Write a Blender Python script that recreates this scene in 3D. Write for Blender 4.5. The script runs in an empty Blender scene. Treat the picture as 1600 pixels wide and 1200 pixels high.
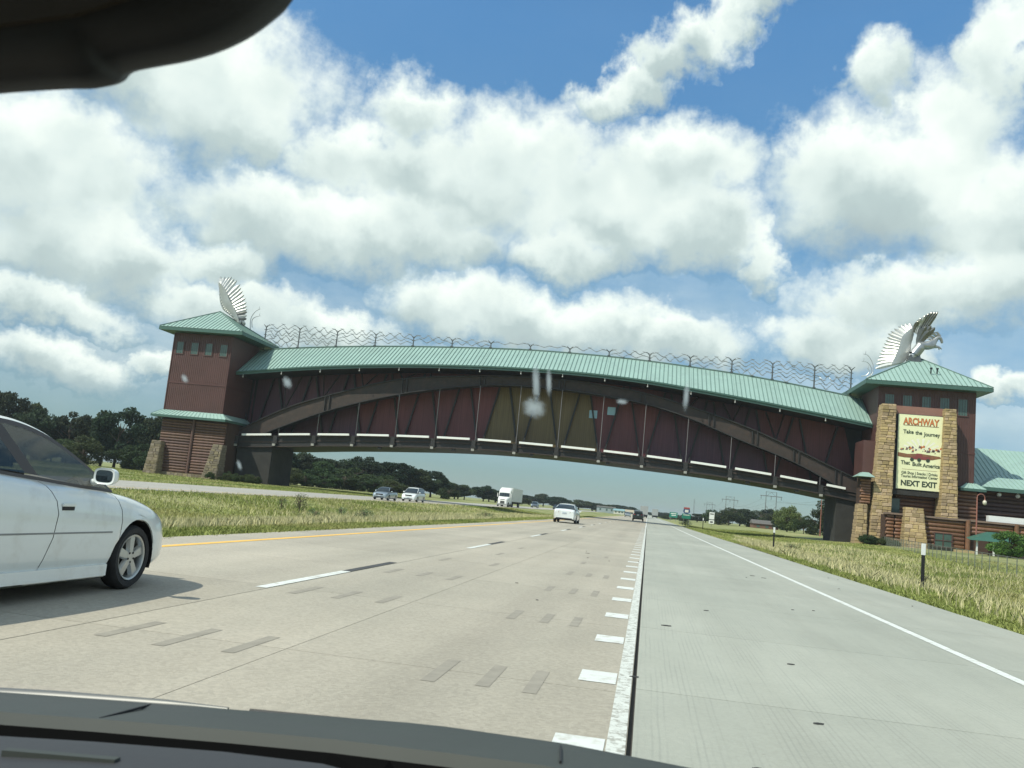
import bpy, math, random
import numpy as np
from mathutils import Vector, Matrix
random.seed(7)
R = math.radians
sc = bpy.context.scene
COL = sc.collection

# ------------------------------------------------------------------ camera
F_PX, ROLL, PITCH, YAW, EYE = 1383.0, R(5.6), R(7.5107), R(9.3984), 1.27
cam = bpy.data.cameras.new('camera'); co = bpy.data.objects.new('camera', cam); COL.objects.link(co)
cam.sensor_width = 36; cam.lens = 36 * F_PX / 1600; cam.clip_start = .05; cam.clip_end = 9000
_r = Vector((math.cos(YAW), math.sin(YAW), 0)); _f = Vector((-math.sin(YAW) * math.cos(PITCH), math.cos(YAW) * math.cos(PITCH), math.sin(PITCH)))
_u = _r.cross(_f)
_ri = _r * math.cos(ROLL) + _u * math.sin(ROLL); _ui = -_r * math.sin(ROLL) + _u * math.cos(ROLL)
co.matrix_world = Matrix(((_ri.x, _ui.x, -_f.x, 0), (_ri.y, _ui.y, -_f.y, 0), (_ri.z, _ui.z, -_f.z, EYE), (0, 0, 0, 1)))
cam.dof.use_dof = True; cam.dof.focus_distance = 60; cam.dof.aperture_fstop = 16
sc.camera = co
sc.view_settings.view_transform = 'Standard'; sc.view_settings.look = 'None'
sc.view_settings.exposure = 0.35; sc.view_settings.gamma = 1; sc.view_settings.use_curve_mapping = False

# ------------------------------------------------------------------ sun and sky
SUN_EL = R(51); SUN_TO = Vector((-.571, -.571, 1)).normalized()
sl = bpy.data.lights.new('sun', 'SUN'); sl.energy = 3.4; sl.angle = R(.5); sl.color = (1, .965, .83)
so = bpy.data.objects.new('sun', sl); COL.objects.link(so); so.rotation_euler = SUN_TO.to_track_quat('Z', 'Y').to_euler(); so.location = (0, 0, 60)

W = bpy.data.worlds.new('World'); sc.world = W; W.use_nodes = True
NT = W.node_tree; NT.nodes.clear()
SKY_STRENGTH = .10
class G:
    """small helper to write node maths"""
    def __init__(s, nt): s.nt = nt
    def n(s, t, **k):
        x = s.nt.nodes.new(t)
        for a, b in k.items(): setattr(x, a, b)
        return x
    def put(s, sock, v):
        if hasattr(v, 'is_output') or isinstance(v, bpy.types.NodeSocket): s.nt.links.new(v, sock)
        else: sock.default_value = v
    def m(s, op, a, b=None, c=None, clamp=False):
        x = s.n('ShaderNodeMath', operation=op, use_clamp=clamp); s.put(x.inputs[0], a)
        if b is not None: s.put(x.inputs[1], b)
        if c is not None: s.put(x.inputs[2], c)
        return x.outputs[0]
    def v(s, op, a, b=None, out=0):
        x = s.n('ShaderNodeVectorMath', operation=op); s.put(x.inputs[0], a)
        if b is not None: s.put(x.inputs[1], b)
        return x.outputs[out]
    def comb(s, x, y, z=0.0):
        k = s.n('ShaderNodeCombineXYZ'); s.put(k.inputs[0], x); s.put(k.inputs[1], y); s.put(k.inputs[2], z); return k.outputs[0]
    def sep(s, v):
        k = s.n('ShaderNodeSeparateXYZ'); s.put(k.inputs[0], v); return k.outputs
    def noise(s, vec, scale, detail=4, rough=.5, dist=0.0, dim='3D'):
        k = s.n('ShaderNodeTexNoise', noise_dimensions=dim); s.put(k.inputs['Vector'], vec); k.inputs['Scale'].default_value = scale
        k.inputs['Detail'].default_value = detail; k.inputs['Roughness'].default_value = rough; k.inputs['Distortion'].default_value = dist
        return k.outputs
    def ramp(s, f, stops, interp='LINEAR'):
        k = s.n('ShaderNodeValToRGB'); s.put(k.inputs[0], f); cr = k.color_ramp; cr.interpolation = interp
        while len(cr.elements) < len(stops): cr.elements.new(.5)
        for e, (p, c) in zip(cr.elements, stops): e.position = p; e.color = (*c, 1) if len(c) == 3 else c
        return k.outputs[0]
    def mix(s, f, a, b, blend='MIX'):
        k = s.n('ShaderNodeMix', data_type='RGBA', blend_type=blend); s.put(k.inputs[0], f)
        s.put(k.inputs[6], a if not isinstance(a, tuple) else (*a[:3], 1)); s.put(k.inputs[7], b if not isinstance(b, tuple) else (*b[:3], 1)); return k.outputs[2]
    def maprange(s, v, a, b, c=0.0, d=1.0, smooth=False):
        k = s.n('ShaderNodeMapRange', interpolation_type='SMOOTHSTEP' if smooth else 'LINEAR'); s.put(k.inputs[0], v)
        for i, q in zip((1, 2, 3, 4), (a, b, c, d)): s.put(k.inputs[i], q)
        return k.outputs[0]
g = G(NT)
# cumulus heaps: azimuth, elevation, half width, half height (degrees), spread over the part of the sky that is in view
CLOUDS = [(-30.8, 23.7, 8.2, 4.7), (-39.5, 17.1, 7.8, 4.5), (-34.8, 24.5, 8.2, 3.7), (-26.9, 21.6, 3.7, 2.4), (-18.1, 24.1, 3.9, 2.2), (-9.7, 22.7, 6.1, 3.1), (-15.1, 20.4, 9.4, 3.7), (-3.8, 20.2, 9.8, 3.9), (-23.8, 16.7, 10.6, 3.1), (-21.1, 20.7, 4.5, 2.4), (0.2, 22.3, 5.7, 2.4), (1.4, 18.9, 5.7, 2.9), (13.7, 21.8, 7.8, 4.5), (9.9, 23.1, 3.7, 2.4), (17.2, 24.7, 4.5, 3.3), (19.9, 28.1, 2.4, 3.3), (12.7, 27.9, 2.4, 2.0), (19.4, 19.0, 5.7, 3.7), (-5.2, 25.9, 2.6, 1.3), (-3.0, 26.9, 2.8, 1.5), (-.9, 28.4, 2.6, 1.4), (.8, 29.7, 2.7, 1.5), (3.0, 30.7, 2.4, 1.3), (4.9, 31.5, 2.2, 1.1), (-37.1, 12.6, 6.9, 3.5), (-33.9, 12.1, 4.5, 2.2), (-37.5, 8.4, 4.5, 1.3), (-12.9, 12.6, 6.1, 2.4), (-7.3, 11.9, 8.6, 2.2), (0.7, 11.6, 5.3, 1.8), (-27.4, 10.6, 5.7, 2.0), (-22.1, 9.8, 5.7, 1.8), (14.8, 14.4, 6.9, 2.4), (10.5, 12.1, 4.5, 2.0), (19.8, 15.4, 4.9, 2.0), (-36.7, 5.4, 4.5, 1.4), (-32.0, 6.3, 1.8, 1.0), (13.1, 11.2, 2.9, 1.6), (19.7, 8.9, 2.9, 1.0), (-28.5, 13.2, 3.7, 1.4), (-6.0, 16.5, 5.3, 1.8), (-17.2, 16.9, 8.2, 2.0), (5.9, 17.2, 2.0, 2.4)]
tc = g.n('ShaderNodeTexCoord'); D = tc.outputs['Generated']
dx, dy, dz = g.sep(D)[0:3]
az = g.m('MULTIPLY', g.m('ARCTAN2', dx, dy), 180 / math.pi); el = g.m('MULTIPLY', g.m('ARCSINE', g.m('MINIMUM', g.m('MAXIMUM', dz, -1.0), 1.0)), 180 / math.pi)
base = g.comb(az, el)
w1 = g.v('SUBTRACT', g.noise(base, .17, 2, .5)[1], (.5, .5, .5)); w2 = g.v('SUBTRACT', g.noise(base, .6, 4, .6)[1], (.5, .5, .5))
P = g.v('ADD', g.v('ADD', base, g.v('MULTIPLY', w1, (7.0, 3.2, 0))), g.v('MULTIPLY', w2, (4.0, 2.6, 0)))
dens = None; wsum = None; hsum = None
for (a, e, w, h) in CLOUDS:
    q = g.v('MULTIPLY', g.v('SUBTRACT', P, (a, e - h * .15, 0)), (1 / (w * 1.06), 1 / (h * 1.10), 0))
    ln = g.v('LENGTH', q, out=1); ny = g.sep(q)[1]
    d = g.m('SUBTRACT', 1.0, ln); wt = g.m('MAXIMUM', g.m('SUBTRACT', 1.15, ln), 0.0); wt = g.m('MULTIPLY', wt, wt)
    dens = d if dens is None else g.m('MAXIMUM', dens, d)
    wsum = wt if wsum is None else g.m('ADD', wsum, wt); hsum = g.m('MULTIPLY', wt, ny) if hsum is None else g.m('MULTIPLY_ADD', wt, ny, hsum)
fbm = g.noise(base, .5, 8, .58)[0]; fine = g.noise(g.v('MULTIPLY', base, (1, 1.5, 1)), 1.7, 7, .6)[0]
dens = g.m('ADD', dens, g.m('MULTIPLY', g.m('SUBTRACT', fbm, .5), .85))
dens = g.m('ADD', dens, g.m('MULTIPLY', g.m('SUBTRACT', fine, .5), .13))
# the rest of the sky carries the same kind of broken cumulus
pl = g.v('DIVIDE', D, g.comb(g.m('ADD', g.m('MAXIMUM', dz, 0.0), .1), g.m('ADD', g.m('MAXIMUM', dz, 0.0), .1), 1.0))
gn = g.noise(g.v('MULTIPLY', pl, (1, 1, 0)), 1.3, 8, .55)[0]
gd = g.m('MULTIPLY', g.m('SUBTRACT', gn, .47), 3.0)
out_az = g.maprange(g.m('ABSOLUTE', g.m('ADD', az, 10.5)), 33, 44); out_el = g.maprange(el, 31, 38)
outside = g.m('MAXIMUM', out_az, out_el)
dens = g.m('ADD', g.m('MULTIPLY', dens, g.m('SUBTRACT', 1.0, outside)), g.m('MULTIPLY', gd, outside))
low = g.maprange(el, 1.0, 5.0, 0, 1)
alpha = g.m('MULTIPLY', g.m('POWER', g.maprange(dens, -.22, .52, 0, 1, True), .85), low)
veil = g.m('MULTIPLY', g.maprange(g.noise(g.v('MULTIPLY', base, (.6, 1.4, 1)), .16, 6, .6)[0], .3, .68, .06, .55), g.maprange(el, 24, 8, .03, 1))
alpha = g.m('MAXIMUM', alpha, g.m('MULTIPLY', veil, g.maprange(el, 2, 7)))
hn = g.m('DIVIDE', hsum, g.m('MAXIMUM', wsum, .02))
hn = g.m('MULTIPLY', hn, g.m('SUBTRACT', 1.0, outside))
puff = g.m('SUBTRACT', g.noise(g.v('ADD', base, g.v('MULTIPLY', w2, (1.5, 1.5, 0))), .20, 2, .45)[0], .5)
puff2 = g.m('SUBTRACT', g.noise(g.v('ADD', base, (1.1, 1.0, 3)), .33, 4, .55)[0], .5)
lit = g.m('ADD', g.m('ADD', g.m('MULTIPLY', hn, .62), g.m('MULTIPLY', puff, 1.25)), .70)
lit = g.m('ADD', lit, g.m('MULTIPLY', g.maprange(dens, .15, .9), -.12))
ccol = g.ramp(lit, [(.0, (.36, .44, .45)), (.36, (.43, .52, .52)), (.62, (.62, .705, .685)), (.97, (.80, .86, .81))])
sky = g.n('ShaderNodeTexSky', sky_type='NISHITA', sun_disc=False, sun_elevation=SUN_EL, sun_rotation=math.atan2(SUN_TO.x, SUN_TO.y), altitude=600, air_density=1.0, dust_density=.25, ozone_density=2.2)
cc = g.v('MULTIPLY', ccol, (1 / SKY_STRENGTH,) * 3)
skyc = g.mix(1.0, sky.outputs[0], g.ramp(g.maprange(el, 0, 30), [(0, (.33, .435, .50)), (.2, (.47, .60, .66)), (.5, (.74, 1.0, 1.0)), (1, (.86, 1.34, 1.46))]), 'MULTIPLY')
final = g.mix(alpha, skyc, cc)
bg = g.n('ShaderNodeBackground'); g.put(bg.inputs[0], final); bg.inputs[1].default_value = SKY_STRENGTH
g.put(g.n('ShaderNodeOutputWorld').inputs[0], bg.outputs[0])

# ------------------------------------------------------------------ materials
MATS = {}
def mat(name, col, rough=.6, metal=0.0, var=.12, vscale=2.0, bump=0.0, bscale=20.0, piece=0.0, coords='Object', dirt=None, spec=.5, coat=0.0, alpha=1.0, extra=None):
    if name in MATS: return MATS[name]
    m = bpy.data.materials.new(name); m.use_nodes = True; nt = m.node_tree; q = G(nt); b = nt.nodes['Principled BSDF']
    b.inputs['Roughness'].default_value = rough; b.inputs['Metallic'].default_value = metal; b.inputs['Specular IOR Level'].default_value = spec
    b.inputs['Coat Weight'].default_value = coat; b.inputs['Alpha'].default_value = alpha
    vec = q.n('ShaderNodeNewGeometry').outputs['Position'] if coords == 'World' else q.n('ShaderNodeTexCoord').outputs['Object']
    c = (*col, 1)
    if var: 
        f = q.noise(vec, vscale, 5, .6)[0]
        c = q.ramp(f, [(.25, tuple(x * (1 - var) for x in col)), (.75, tuple(min(1, x * (1 + var)) for x in col))])
    if dirt:
        f2 = q.noise(vec, dirt[1], 6, .65)[0]; f2 = q.maprange(f2, .5, .72); c = q.mix(g_mul(q, f2, dirt[2]), c, dirt[0])
    if piece:
        rnd = q.n('ShaderNodeObjectInfo').outputs['Random']; k = q.maprange(rnd, 0, 1, 1 - piece, 1 + piece)
        c = q.mix(1.0, c, q.comb(k, k, q.m('MULTIPLY', k, q.maprange(q.m('FRACT', q.m('MULTIPLY', rnd, 17.0)), 0, 1, .82, 1.12))), 'MULTIPLY')
    if extra: c = extra(q, vec, c, b)
    q.put(b.inputs['Base Color'], c)
    if bump:
        bn = q.n('ShaderNodeBump'); bn.inputs['Strength'].default_value = bump; bn.inputs['Distance'].default_value = .02
        q.put(bn.inputs['Height'], q.noise(vec, bscale, 4, .6)[0]); q.put(b.inputs['Normal'], bn.outputs[0])
    MATS[name] = m; return m
def g_mul(q, a, k): return q.m('MULTIPLY', a, k)

# ------------------------------------------------------------------ mesh helper
class MB:
    def __init__(s): s.v = []; s.f = []
    def add(s, vs, fs):
        n = len(s.v); s.v += [tuple(v) for v in vs]; s.f += [tuple(i + n for i in f) for f in fs]; return s
    def box(s, x0, x1, y0, y1, z0, z1):
        return s.add([(x0, y0, z0), (x1, y0, z0), (x1, y1, z0), (x0, y1, z0), (x0, y0, z1), (x1, y0, z1), (x1, y1, z1), (x0, y1, z1)],
                     [(3, 2, 1, 0), (4, 5, 6, 7), (0, 1, 5, 4), (1, 2, 6, 5), (2, 3, 7, 6), (3, 0, 4, 7)])
    def hexa(s, b, t):
        return s.add(list(b) + list(t), [(3, 2, 1, 0), (4, 5, 6, 7), (0, 1, 5, 4), (1, 2, 6, 5), (2, 3, 7, 6), (3, 0, 4, 7)])
    def quad(s, a, b, c, d): return s.add([a, b, c, d], [(0, 1, 2, 3)])
    def prism(s, pts, o, n):
        """polygon pts (3d) extruded by vector n"""
        k = len(pts); top = [tuple(p[i] + n[i] for i in range(3)) for p in pts]
        return s.add(list(pts) + top, [tuple(range(k))[::-1], tuple(range(k, 2 * k))] + [(i, (i + 1) % k, (i + 1) % k + k, i + k) for i in range(k)])
    def xz(s, pts, y0, y1): return s.prism([(x, y0, z) for x, z in pts], None, (0, y1 - y0, 0))
    def yz(s, pts, x0, x1): return s.prism([(x0, y, z) for y, z in pts], None, (x1 - x0, 0, 0))
    def xy(s, pts, z0, z1): return s.prism([(x, y, z0) for x, y in pts], None, (0, 0, z1 - z0))
    def tube(s, pts, r, n=6, r2=None, caps=True):
        pts = [Vector(p) for p in pts]; k = len(pts); rs = [r + ((r2 - r) * i / (k - 1) if r2 is not None else 0) for i in range(k)] if not isinstance(r, (list, tuple)) else r
        vs = []; a0 = None
        for i, p in enumerate(pts):
            d = (pts[min(i + 1, k - 1)] - pts[max(i - 1, 0)]).normalized()
            if a0 is None: a0 = d.orthogonal().normalized()
            a = (a0 - d * a0.dot(d)); a = a.normalized() if a.length > 1e-4 else d.orthogonal().normalized(); a0 = a; b = d.cross(a)
            vs += [p + (a * math.cos(2 * math.pi * j / n) + b * math.sin(2 * math.pi * j / n)) * rs[i] for j in range(n)]
        fs = [(i * n + j, i * n + (j + 1) % n, (i + 1) * n + (j + 1) % n, (i + 1) * n + j) for i in range(k - 1) for j in range(n)]
        if caps: fs += [tuple(range(n))[::-1], tuple((k - 1) * n + j for j in range(n))]
        return s.add(vs, fs)
    def bar(s, a, b, w, h):
        """rectangular bar from a to b, w across, h in height"""
        a = Vector(a); b = Vector(b); d = (b - a).normalized(); up = Vector((0, 0, 1)) if abs(d.z) < .95 else Vector((0, 1, 0))
        x = d.cross(up).normalized() * w / 2; y = x.cross(d).normalized() * h / 2
        return s.hexa([a - x - y, a + x - y, a + x + y, a - x + y], [b - x - y, b + x - y, b + x + y, b - x + y])
    def cyl(s, c, r, h, axis='z', n=16, r2=None):
        c = Vector(c); e = {'x': Vector((1, 0, 0)), 'y': Vector((0, 1, 0)), 'z': Vector((0, 0, 1))}[axis]
        return s.tube([c, c + e * h], r, n, r2)
    def loft(s, rows, close=False, cap=False):
        n = len(rows[0]); vs = [p for r in rows for p in r]; m = n if close else n - 1
        fs = [(i * n + j, i * n + (j + 1) % n, (i + 1) * n + (j + 1) % n, (i + 1) * n + j) for i in range(len(rows) - 1) for j in range(m)]
        if cap: fs += [tuple(range(n))[::-1], tuple((len(rows) - 1) * n + j for j in range(n))]
        return s.add(vs, fs)
    def sphere(s, c, r, n=10, m=7, sq=(1, 1, 1)):
        rows = []
        for i in range(m + 1):
            t = math.pi * i / m; rows.append([(c[0] + r * sq[0] * math.sin(t) * math.cos(2 * math.pi * j / n), c[1] + r * sq[1] * math.sin(t) * math.sin(2 * math.pi * j / n), c[2] + r * sq[2] * math.cos(t)) for j in range(n)])
        return s.loft(rows, close=True)
    def mesh(s, name, m=None, smooth=False, bevel=0):
        me = bpy.data.meshes.new(name); me.from_pydata(s.v, [], s.f); me.validate()
        import bmesh
        bm = bmesh.new(); bm.from_mesh(me)
        if smooth or bevel: bmesh.ops.remove_doubles(bm, verts=bm.verts, dist=1e-5)
        bmesh.ops.recalc_face_normals(bm, faces=bm.faces)
        if bevel: bmesh.ops.bevel(bm, geom=[e for e in bm.edges if len(e.link_faces) == 2 and e.calc_face_angle(0) > .5], offset=bevel, segments=2, affect='EDGES', clamp_overlap=True)
        bm.to_mesh(me); bm.free()
        if m: me.materials.append(m)
        if smooth:
            me.polygons.foreach_set('use_smooth', [True] * len(me.polygons))
            try: me.set_sharp_from_angle(angle=R(smooth if smooth is not True else 40))
            except Exception: pass
        return me
    def build(s, name, m, parent=None, kind=None, smooth=False, bevel=0, label=None, loc=None):
        return link(name, s.mesh(name, m, smooth, bevel), parent, kind, label, loc)
def link(name, me, parent=None, kind=None, label=None, loc=None):
    o = bpy.data.objects.new(name, me); COL.objects.link(o)
    if parent: o.parent = parent
    if kind: o['kind'] = kind
    if label: o['label'] = label
    if loc is not None: o.location = loc
    return o
def thing(name, label, cat, loc=(0, 0, 0), rz=0, group=None):
    o = bpy.data.objects.new(name, None); COL.objects.link(o); o.location = loc; o.rotation_euler = (0, 0, rz); o.empty_display_size = .3
    o['label'] = label; o['category'] = cat
    if group: o['group'] = group
    return o
def tag(o, label, cat, group=None):
    o['label'] = label; o['category'] = cat
    if group: o['group'] = group
    return o
def copy_tree(o, parent=None):
    c = o.copy(); COL.objects.link(c)
    if parent: c.parent = parent
    for ch in list(o.children): copy_tree(ch, c)
    return c
def arr_mesh(name, V, Fq, m, nv):
    """fast mesh from numpy: V (n,3), Fq (k,nv)"""
    me = bpy.data.meshes.new(name); me.vertices.add(len(V)); me.vertices.foreach_set('co', V.astype(np.float32).ravel())
    me.loops.add(Fq.size); me.loops.foreach_set('vertex_index', Fq.astype(np.int32).ravel())
    me.polygons.add(len(Fq)); me.polygons.foreach_set('loop_start', np.arange(0, Fq.size, nv, dtype=np.int32)); 
    me.update(calc_edges=True); me.materials.append(m); return me
def interp(t, pts):
    if t <= pts[0][0]: return pts[0][1]
    for (a, x), (b, y) in zip(pts, pts[1:]):
        if t <= b: return x + (y - x) * (t - a) / (b - a)
    return pts[-1][1]
def sinterp(t, pts):
    """smooth interpolation (Catmull-Rom)"""
    n = len(pts)
    if t <= pts[0][0]: return pts[0][1]
    if t >= pts[-1][0]: return pts[-1][1]
    for i in range(n - 1):
        if t <= pts[i + 1][0]: break
    x0, y0 = pts[i]; x1, y1 = pts[i + 1]; h = x1 - x0
    def sl_(k):
        if k == 0 or k == n - 1: j = 0 if k == 0 else n - 2; return (pts[j + 1][1] - pts[j][1]) / (pts[j + 1][0] - pts[j][0])
        return (pts[k + 1][1] - pts[k - 1][1]) / (pts[k + 1][0] - pts[k - 1][0])
    m0, m1 = sl_(i), sl_(i + 1); s = (t - x0) / h
    return (2 * s**3 - 3 * s**2 + 1) * y0 + (s**3 - 2 * s**2 + s) * h * m0 + (-2 * s**3 + 3 * s**2) * y1 + (s**3 - s**2) * h * m1
# ================================================================== materials in use
def slab_extra(tine, mott):
    def f(q, vec, c, b):
        x, y, z = q.sep(vec)[0:3]
        big = q.noise(q.v('MULTIPLY', vec, (1, .35, 1)), .35, 4, .6)[0]; c = q.mix(q.maprange(big, .3, .7), q.mix(1.0, c, (.80, .82, .82), 'MULTIPLY'), c)
        lanes = q.noise(q.v('MULTIPLY', vec, (1, .02, 1)), 1.6, 3, .5)[0]; c = q.mix(q.maprange(lanes, .45, .7, 0, .5), c, q.mix(1.0, c, (.86, .85, .84), 'MULTIPLY'))
        sp = q.n('ShaderNodeTexVoronoi'); sp.inputs['Scale'].default_value = 38; q.put(sp.inputs['Vector'], vec)
        k = q.maprange(sp.outputs['Color'], 0, 1, 1 - mott, 1 + mott); c = q.mix(1.0, c, q.comb(k, k, k), 'MULTIPLY')
        spot = q.noise(vec, 9, 3, .7)[0]; c = q.mix(q.maprange(spot, .68, .78, 0, .4), c, (.12, .11, .10))
        rnd = q.n('ShaderNodeObjectInfo').outputs['Random']; k2 = q.maprange(rnd, 0, 1, .93, 1.05); c = q.mix(1.0, c, q.comb(k2, k2, k2), 'MULTIPLY')
        if not tine:
            for xc in (-6.95, -5.1, -3.35, -1.35):
                d_ = q.m('ABSOLUTE', q.m('SUBTRACT', x, xc)); wp = q.m('MULTIPLY', q.maprange(d_, .55, .1, 0, .30, True), q.maprange(q.noise(q.v('MULTIPLY', vec, (1, .12, 1)), .9, 3)[0], .3, .7, .4, 1)); c = q.mix(wp, c, q.mix(1.0, c, (.74, .74, .75), 'MULTIPLY'))
            cr = q.n('ShaderNodeTexVoronoi', feature='DISTANCE_TO_EDGE'); cr.inputs['Scale'].default_value = .22; q.put(cr.inputs['Vector'], q.v('ADD', vec, q.v('MULTIPLY', q.noise(vec, .9, 5, .7)[1], (1.6, 1.6, 0))))
            c = q.mix(q.m('MULTIPLY', q.maprange(cr.outputs[0], .0035, .001, 0, .35), q.maprange(q.noise(vec, .12, 2)[0], .5, .6)), c, (.16, .145, .125))
        if tine:
            wv = q.m('SINE', q.m('ADD', q.m('MULTIPLY', x, 2 * math.pi / .042), q.m('MULTIPLY', q.noise(vec, .8, 2)[0], 5.0)))
            brk = q.maprange(q.noise(q.v('MULTIPLY', vec, (9, .6, 1)), 1.0, 3)[0], .42, .6)
            c = q.mix(q.m('MULTIPLY', q.m('MULTIPLY', q.maprange(wv, .2, 1), brk), .22), c, (.16, .17, .16))
        return c
    return f
M_TAN = mat('tan_concrete', (.43, .385, .312), .85, var=.05, vscale=.9, bump=.25, bscale=60, coords='World', extra=slab_extra(False, .13))
M_GREY = mat('grey_concrete', (.385, .388, .332), .85, var=.06, vscale=.7, bump=.2, bscale=60, coords='World', extra=slab_extra(True, .05))
M_FARROAD = mat('distant_concrete', (.36, .34, .30), .85, var=.08, vscale=.15, coords='World')
M_JOINT = mat('joint_filler', (.07, .065, .06), .9, var=.2)
def worn(q, vec, c, b):
    f = q.noise(vec, 14, 6, .75)[0]; return q.mix(q.maprange(f, .50, .57, 0, .85), c, (.30, .29, .25))
M_WHITE = mat('white_road_paint', (.66, .68, .645), .7, var=.06, coords='World', dirt=((.4, .37, .31), 7, .9))
M_WORN = mat('worn_white_paint', (.60, .615, .57), .75, var=.1, vscale=8, coords='World', extra=worn)
M_YELLOW = mat('yellow_road_paint', (.80, .47, .10), .7, var=.08, coords='World')
M_BLACKP = mat('black_road_paint', (.06, .06, .06), .8, var=.2, coords='World')
M_PATCH = mat('patch_grout', (.285, .26, .215), .9, var=.15, vscale=5, coords='World')
def grassmat(name, a, b_, c_, sc_=.08):
    m = bpy.data.materials.new(name); m.use_nodes = True; q = G(m.node_tree); bs = m.node_tree.nodes['Principled BSDF']; bs.inputs['Roughness'].default_value = .8; bs.inputs['Specular IOR Level'].default_value = .15
    geo = q.n('ShaderNodeNewGeometry').outputs['Position']
    n1 = q.noise(geo, sc_, 6, .62)[0]; n2 = q.noise(geo, 3.1, 5, .7)[0]
    col = q.ramp(n1, [(.34, a), (.5, b_), (.64, c_)]); k = q.maprange(n2, .25, .75, .62, 1.32); col = q.mix(1.0, col, q.comb(k, k, k), 'MULTIPLY')
    q.put(bs.inputs['Base Color'], col); MATS[name] = m; return m
M_GROUND = grassmat('grassland', (.145, .175, .055), (.24, .255, .095), (.34, .32, .15))
M_BLADE = grassmat('grass_blades', (.17, .225, .056), (.285, .315, .10), (.41, .38, .165), .10)
M_STRAW = grassmat('seed_grass', (.50, .47, .25), (.58, .53, .30), (.50, .47, .24), .3)
M_RED = mat('red_siding', (.092, .040, .035), .55, var=.16, vscale=.6, dirt=((.06, .03, .026), .5, .5), coords='World')
M_REDDARK = mat('dark_red_siding', (.085, .032, .028), .55, var=.2, vscale=.6, coords='World')
def iris(a, b_):
    def f(q, vec, c, b):
        n = q.noise(vec, .09, 2)[0]; x = q.sep(vec)[0]
        st = q.m('SINE', q.m('MULTIPLY', x, 2 * math.pi / .3)); c2 = q.mix(q.maprange(n, .35, .65), a, b_)
        big = q.maprange(q.noise(q.v('MULTIPLY', vec, (3, 1, .15)), 1.1, 4)[0], .3, .7, .78, 1.12); c2 = q.mix(1.0, c2, q.comb(big, big, big), 'MULTIPLY')
        return q.mix(q.maprange(st, .82, 1, 0, .35), c2, (.03, .012, .012))
    return f
M_PRED = mat('panel_red', (.2, .04, .04), .5, metal=.2, coords='World', extra=iris((.155, .043, .042), (.11, .034, .036)))
M_PPUR = mat('panel_purple', (.1, .04, .08), .45, metal=.3, coords='World', extra=iris((.105, .036, .046), (.07, .031, .048)))
M_PGOLD = mat('panel_gold', (.2, .13, .05), .5, metal=.25, coords='World', extra=iris((.165, .118, .048), (.125, .085, .038)))
M_RUST = mat('rust_steel', (.037, .025, .020), .7, var=.25, vscale=1.5, coords='World', dirt=((.08, .044, .03), .9, .6))
M_RUSTD = mat('dark_steel', (.022, .020, .019), .6, var=.25, vscale=1.5, coords='World')
M_LIGHTSTRIP = mat('white_tube', (.82, .82, .78), .4, var=.03)
M_GREEN = mat('green_metal_roof', (.285, .415, .37), .5, metal=0, var=.07, vscale=.35, coords='World', dirt=((.22, .31, .285), .5, .5))
M_GREENSEAM = mat('green_seam', (.13, .21, .18), .5, metal=0, var=.05)
M_GREENTRIM = mat('green_trim', (.055, .12, .10), .5, var=.1)
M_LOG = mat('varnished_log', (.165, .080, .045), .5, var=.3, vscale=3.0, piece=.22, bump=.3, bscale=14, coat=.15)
M_LOGD = mat('dimmed_log', (.105, .055, .042), .65, var=.3, vscale=3.0, piece=.2, bump=.3, bscale=14)  # darker log tone, carrying eave shade and the left tower's windshield dimming
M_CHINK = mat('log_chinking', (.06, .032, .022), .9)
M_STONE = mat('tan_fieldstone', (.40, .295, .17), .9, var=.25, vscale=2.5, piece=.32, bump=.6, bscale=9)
M_STONEDIM = mat('dimmed_fieldstone', (.20, .165, .115), .9, var=.25, vscale=2.5, piece=.3, bump=.6, bscale=9)  # fieldstone darkened in colour for the windshield dimming over the left tower
M_MORTAR = mat('mortar', (.14, .105, .07), .95, bump=.5)
M_WINGLASS = mat('tower_window_glass', (.07, .115, .10), .15, var=.15, spec=.7)
M_SKYPANE = mat('pale_blue_pane', (.22, .42, .50), .12, var=.08, spec=.8)
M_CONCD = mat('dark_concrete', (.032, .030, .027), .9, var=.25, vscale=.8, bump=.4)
M_STEEL = mat('brushed_steel', (.46, .465, .45), .42, metal=.6, var=.12, vscale=1.2)
M_RIBBON = mat('ribbon_steel', (.30, .31, .31), .45, metal=.5, var=.3, vscale=1.5)
M_STEELD = mat('tarnished_steel', (.16, .16, .15), .35, metal=.8, var=.25, vscale=1.5)
M_BANNER = mat('cream_banner', (.82, .82, .52), .6, var=.05, vscale=.6, coat=.2)
M_INK = mat('dark_ink', (.03, .05, .03), .7, var=0)
M_ORANGE = mat('orange_ink', (.62, .20, .06), .7, var=.1)
M_BROWNINK = mat('brown_ink', (.22, .10, .05), .7, var=.3, vscale=3)
M_CREAMINK = mat('pale_ink', (.85, .82, .70), .7, var=.05)
M_TAUPE = mat('mauve_panel', (.26, .13, .10), .7, var=.1)
M_WHITEM = mat('white_metal', (.75, .76, .74), .5, var=.06, vscale=3)
M_PAINTW = mat('white_car_paint', (.74, .78, .77), .28, var=.03, vscale=1.5, coat=1.0, spec=.5, dirt=((.46, .44, .39), 2.2, .5))
M_PAINTS = mat('silver_car_paint', (.36, .42, .46), .3, metal=.55, var=.04, coat=.8)
M_PAINTD = mat('dark_car_paint', (.018, .026, .028), .3, var=.05, coat=.8)
M_PAINTG = mat('grey_truck_paint', (.10, .13, .16), .3, metal=.3, var=.05, coat=.8)
M_RUBBER = mat('tyre_rubber', (.020, .020, .021), .8, var=.25, vscale=9, bump=.3, bscale=30)
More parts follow.
